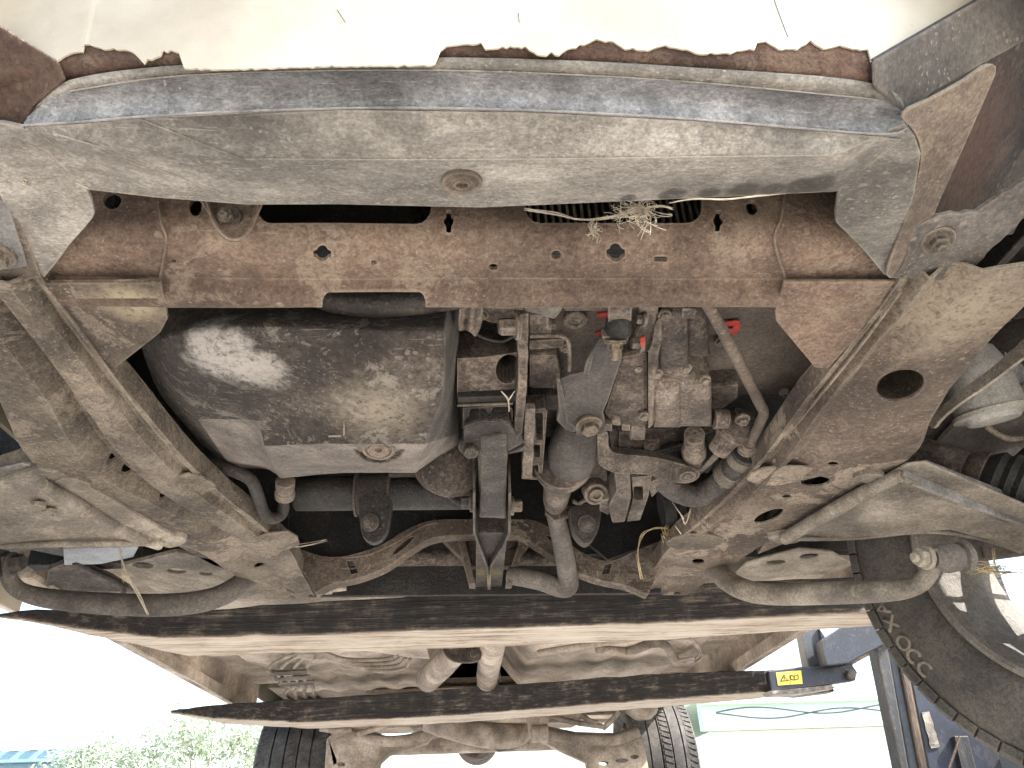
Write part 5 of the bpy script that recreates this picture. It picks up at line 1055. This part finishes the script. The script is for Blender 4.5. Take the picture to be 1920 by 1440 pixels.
# tree
def leaf_mat():
    t = NT('pale_leaves'); n = t.noise(1.6, 4, .6); oi = t.noise(9, 3, .6)
    t.l(t.ramp(t.math('ADD', t.math('MULTIPLY', n, .5), t.math('MULTIPLY', oi, .5)), [(.38, (.26, .31, .24)), (.5, (.38, .43, .35)), (.62, (.5, .54, .47))]), t.b.inputs['Base Color']); t.b.inputs['Roughness'].default_value = .5
    tr_ = t.n('ShaderNodeBsdfTranslucent'); tr_.inputs[0].default_value = (.34, .4, .24, 1); mx = t.n('ShaderNodeMixShader'); mx.inputs[0].default_value = .35
    t.l(t.b.outputs[0], mx.inputs[1]); t.l(tr_.outputs[0], mx.inputs[2]); t.l(mx.outputs[0], t.out.inputs[0]); return t.m
M['leaf'] = leaf_mat()
def tree(name, cx, cy, top, rx, n, label, lean=0):
    e = empty(name, (cx, cy, 0), label, 'tree')
    rnd = random.Random(hash(label) % 1000 if False else int(cx * 100) & 1023); tb = MB(); ends = []
    Pt = [Vector((cx, cy, 0)), Vector((cx + .1, cy, top * .22)), Vector((cx + lean * .3, cy, top * .45))]
    V, Fc = tube_data(cr(Pt, 5), [.10, .08, .06], 10); tb.add(V, Fc)
    for k in range(14):
        a = k * 2.4; b = Pt[2] + Vector((0, 0, -top * .2 * rnd.random())); q = Vector((cx + math.cos(a) * rx * rnd.uniform(.4, .95), cy + math.sin(a) * rx * .8, top * rnd.uniform(.45, .9)))
        mid = (b + q) / 2 + Vector((0, 0, .15)); V, Fc = tube_data(cr([b, mid, q], 4), [.03, .02, .008], 6); tb.add(V, Fc); ends += [q, mid]
    tb.build('trunk', M['bark'], e, smooth=True)
    lb = MB(); cl = []
    for k in range(110):
        th = rnd.uniform(0, 2 * math.pi); zz = rnd.uniform(-.75, 1); rr3 = math.sqrt(max(0, 1 - zz * zz)) * rnd.uniform(.55, 1.05)
        cl.append((Vector((cx + math.cos(th) * rx * rr3, cy + math.sin(th) * rx * rr3, top * .56 + zz * top * .42)), rnd.uniform(.14, .34)))
    for i in range(n):
        c0, cr_ = cl[i % len(cl)]; d = Vector((rnd.gauss(0, 1), rnd.gauss(0, 1), rnd.gauss(0, .9))) * cr_ * .62; p = c0 + d
        ax = Vector((rnd.gauss(0, 1), rnd.gauss(0, 1), rnd.gauss(-.3, .8))).normalized(); sd_ = ax.orthogonal().normalized(); sd_.rotate(Matrix.Rotation(rnd.uniform(0, 6.28), 3, ax)); L_ = rnd.uniform(.05, .1)
        lb.add([p, p + ax * L_ * .5 + sd_ * L_ * .2, p + ax * L_, p + ax * L_ * .5 - sd_ * L_ * .2], [(0, 1, 2, 3)])
    lb.build('crown', M['leaf'], e, fix=False)
    return e
q = H(390, 1356, y=12.0); tree('tree', q.x + .1, 12.0, q.z + .12, 1.6, 26000, 'pale leafy tree standing behind the rear wheel on the left')
q = H(200, 1396, y=13.0); tree('tree', q.x, 13.0, q.z + .1, 1.0, 11000, 'low leafy bush between the blue shed and the taller tree')

# ------------------------------------------------------------------ dry grass and threads caught on the car
def wisp(name, label, strands, mat, cat='dry grass', r=.0005):
    mb = MB()
    for P in strands:
        V, Fc = tube_data(cr(P, 4), r, 4); mb.add(V, Fc)
    o = mb.build(name, mat, None, smooth=True); return tag(o, label, cat)
rn = random.Random(3)
def burst(px, py, y, n, Lpx, spread=(1, 1)):
    """a tangled tuft: curling strands in a few uneven sheaves"""
    out = []; dirs = [rn.uniform(0, 2 * math.pi) for _ in range(5)]
    for i in range(n):
        a = rn.gauss(rn.choice(dirs), .45) if rn.random() < .75 else rn.uniform(0, 6.28); l = Lpx * (rn.random() ** .7) * 1.1; P = []; x, yy, d = px + rn.gauss(0, Lpx * .12), py + rn.gauss(0, Lpx * .10), 0
        curl = rn.gauss(0, .55)
        for k in range(5):
            P.append(H(x, yy, y=y - d)); x += math.cos(a) * l / 4 * spread[0]; yy += math.sin(a) * l / 4 * spread[1] + l * .012 * k; a += curl; d += rn.gauss(.001, .002)
        out.append(P)
    return out
def line(pts, y, n=3, jx=4):
    return [[H(x + rn.uniform(-jx, jx), yy + rn.uniform(-jx, jx), y=y - rn.uniform(0, .004)) for x, yy in pts] for _ in range(n)]
wisp('seed_head', 'fluffy pale seed head and threads hanging at the slotted crossmember', burst(1208, 396, .405, 120, 56, (1.15, .8)) + burst(1112, 434, .412, 40, 24) + burst(1165, 402, .41, 30, 32) + line([(985, 392), (1040, 400), (1090, 412), (1140, 408), (1180, 398), (1230, 386), (1260, 392)], .41, 9, 3) + line([(1112, 412), (1106, 425), (1110, 440)], .41, 6), M['web'], 'seed head', .00017)
wisp('dry_stem', 'long pale dry stem hanging along the undertray rear edge at right', line([(1255, 380), (1300, 372), (1360, 374), (1420, 368), (1480, 360)], .385, 3, 2), M['web'], 'dry stem', .0004)
wisp('straw_loop', 'golden straw loop hanging over the right end of the rear arch', line([(1262, 992), (1230, 990), (1205, 1002), (1196, 1030), (1198, 1060), (1204, 1086)], 1.13, 3, 2) + burst(1250, 1000, 1.12, 16, 30) + line([(1200, 1085), (1193, 1040)], 1.13, 1, 2), M['straw'], 'straw', .0007)
wisp('cobweb_strand', 'dusty cobweb strand hanging beside the left lower arm', line([(300, 935), (245, 960), (218, 985), (226, 1030), (236, 1075), (258, 1110), (276, 1150)], 1.05, 7, 4) + burst(236, 1078, 1.05, 40, 15) + burst(216, 978, 1.05, 22, 14), M['web'], 'cobweb', .00028)
wisp('straw_tuft', 'dry straw tuft caught below the right lower arm by the wheel', burst(1868, 1066, .98, 40, 34, (1.6, .5)) + line([(1830, 1066), (1868, 1074), (1920, 1070)], .98, 5, 4) + line([(1866, 1066), (1862, 1030)], .98, 4, 4), M['straw'], 'straw', .0005)
wisp('straw_bits', 'short pale straw pieces lodged above the right rail shoulder', line([(1278, 965), (1286, 982), (1296, 950)], 1.02, 2, 2) + line([(1262, 940), (1282, 972)], 1.02, 1, 2) + line([(1266, 985), (1276, 1002)], 1.02, 1, 2), M['web'], 'straw', .0007)
wisp('rail_thread', 'pale cobweb thread running along the inner left rail end', line([(490, 990), (520, 1010), (545, 1024), (580, 1020), (612, 1014)], 1.12, 4, 3), M['web'], 'cobweb', .0003)
wisp('mount_straw', 'thin straw blades poking out beside the bell flange', line([(938, 735), (952, 748), (955, 770)], .62, 2, 2) + line([(966, 732), (952, 752)], .62, 2, 2), M['web'], 'straw', .0005)
wisp('tray_thread', 'fine cobweb threads with a white tuft at the left tray corner', line([(0, 290), (20, 320), (40, 338), (54, 342)], .37, 3, 3) + line([(0, 262), (60, 300), (110, 330), (160, 350)], .37, 2, 5) + burst(46, 341, .37, 12, 10) + burst(32, 232, .35, 10, 10), M['web'], 'cobweb', .0004)
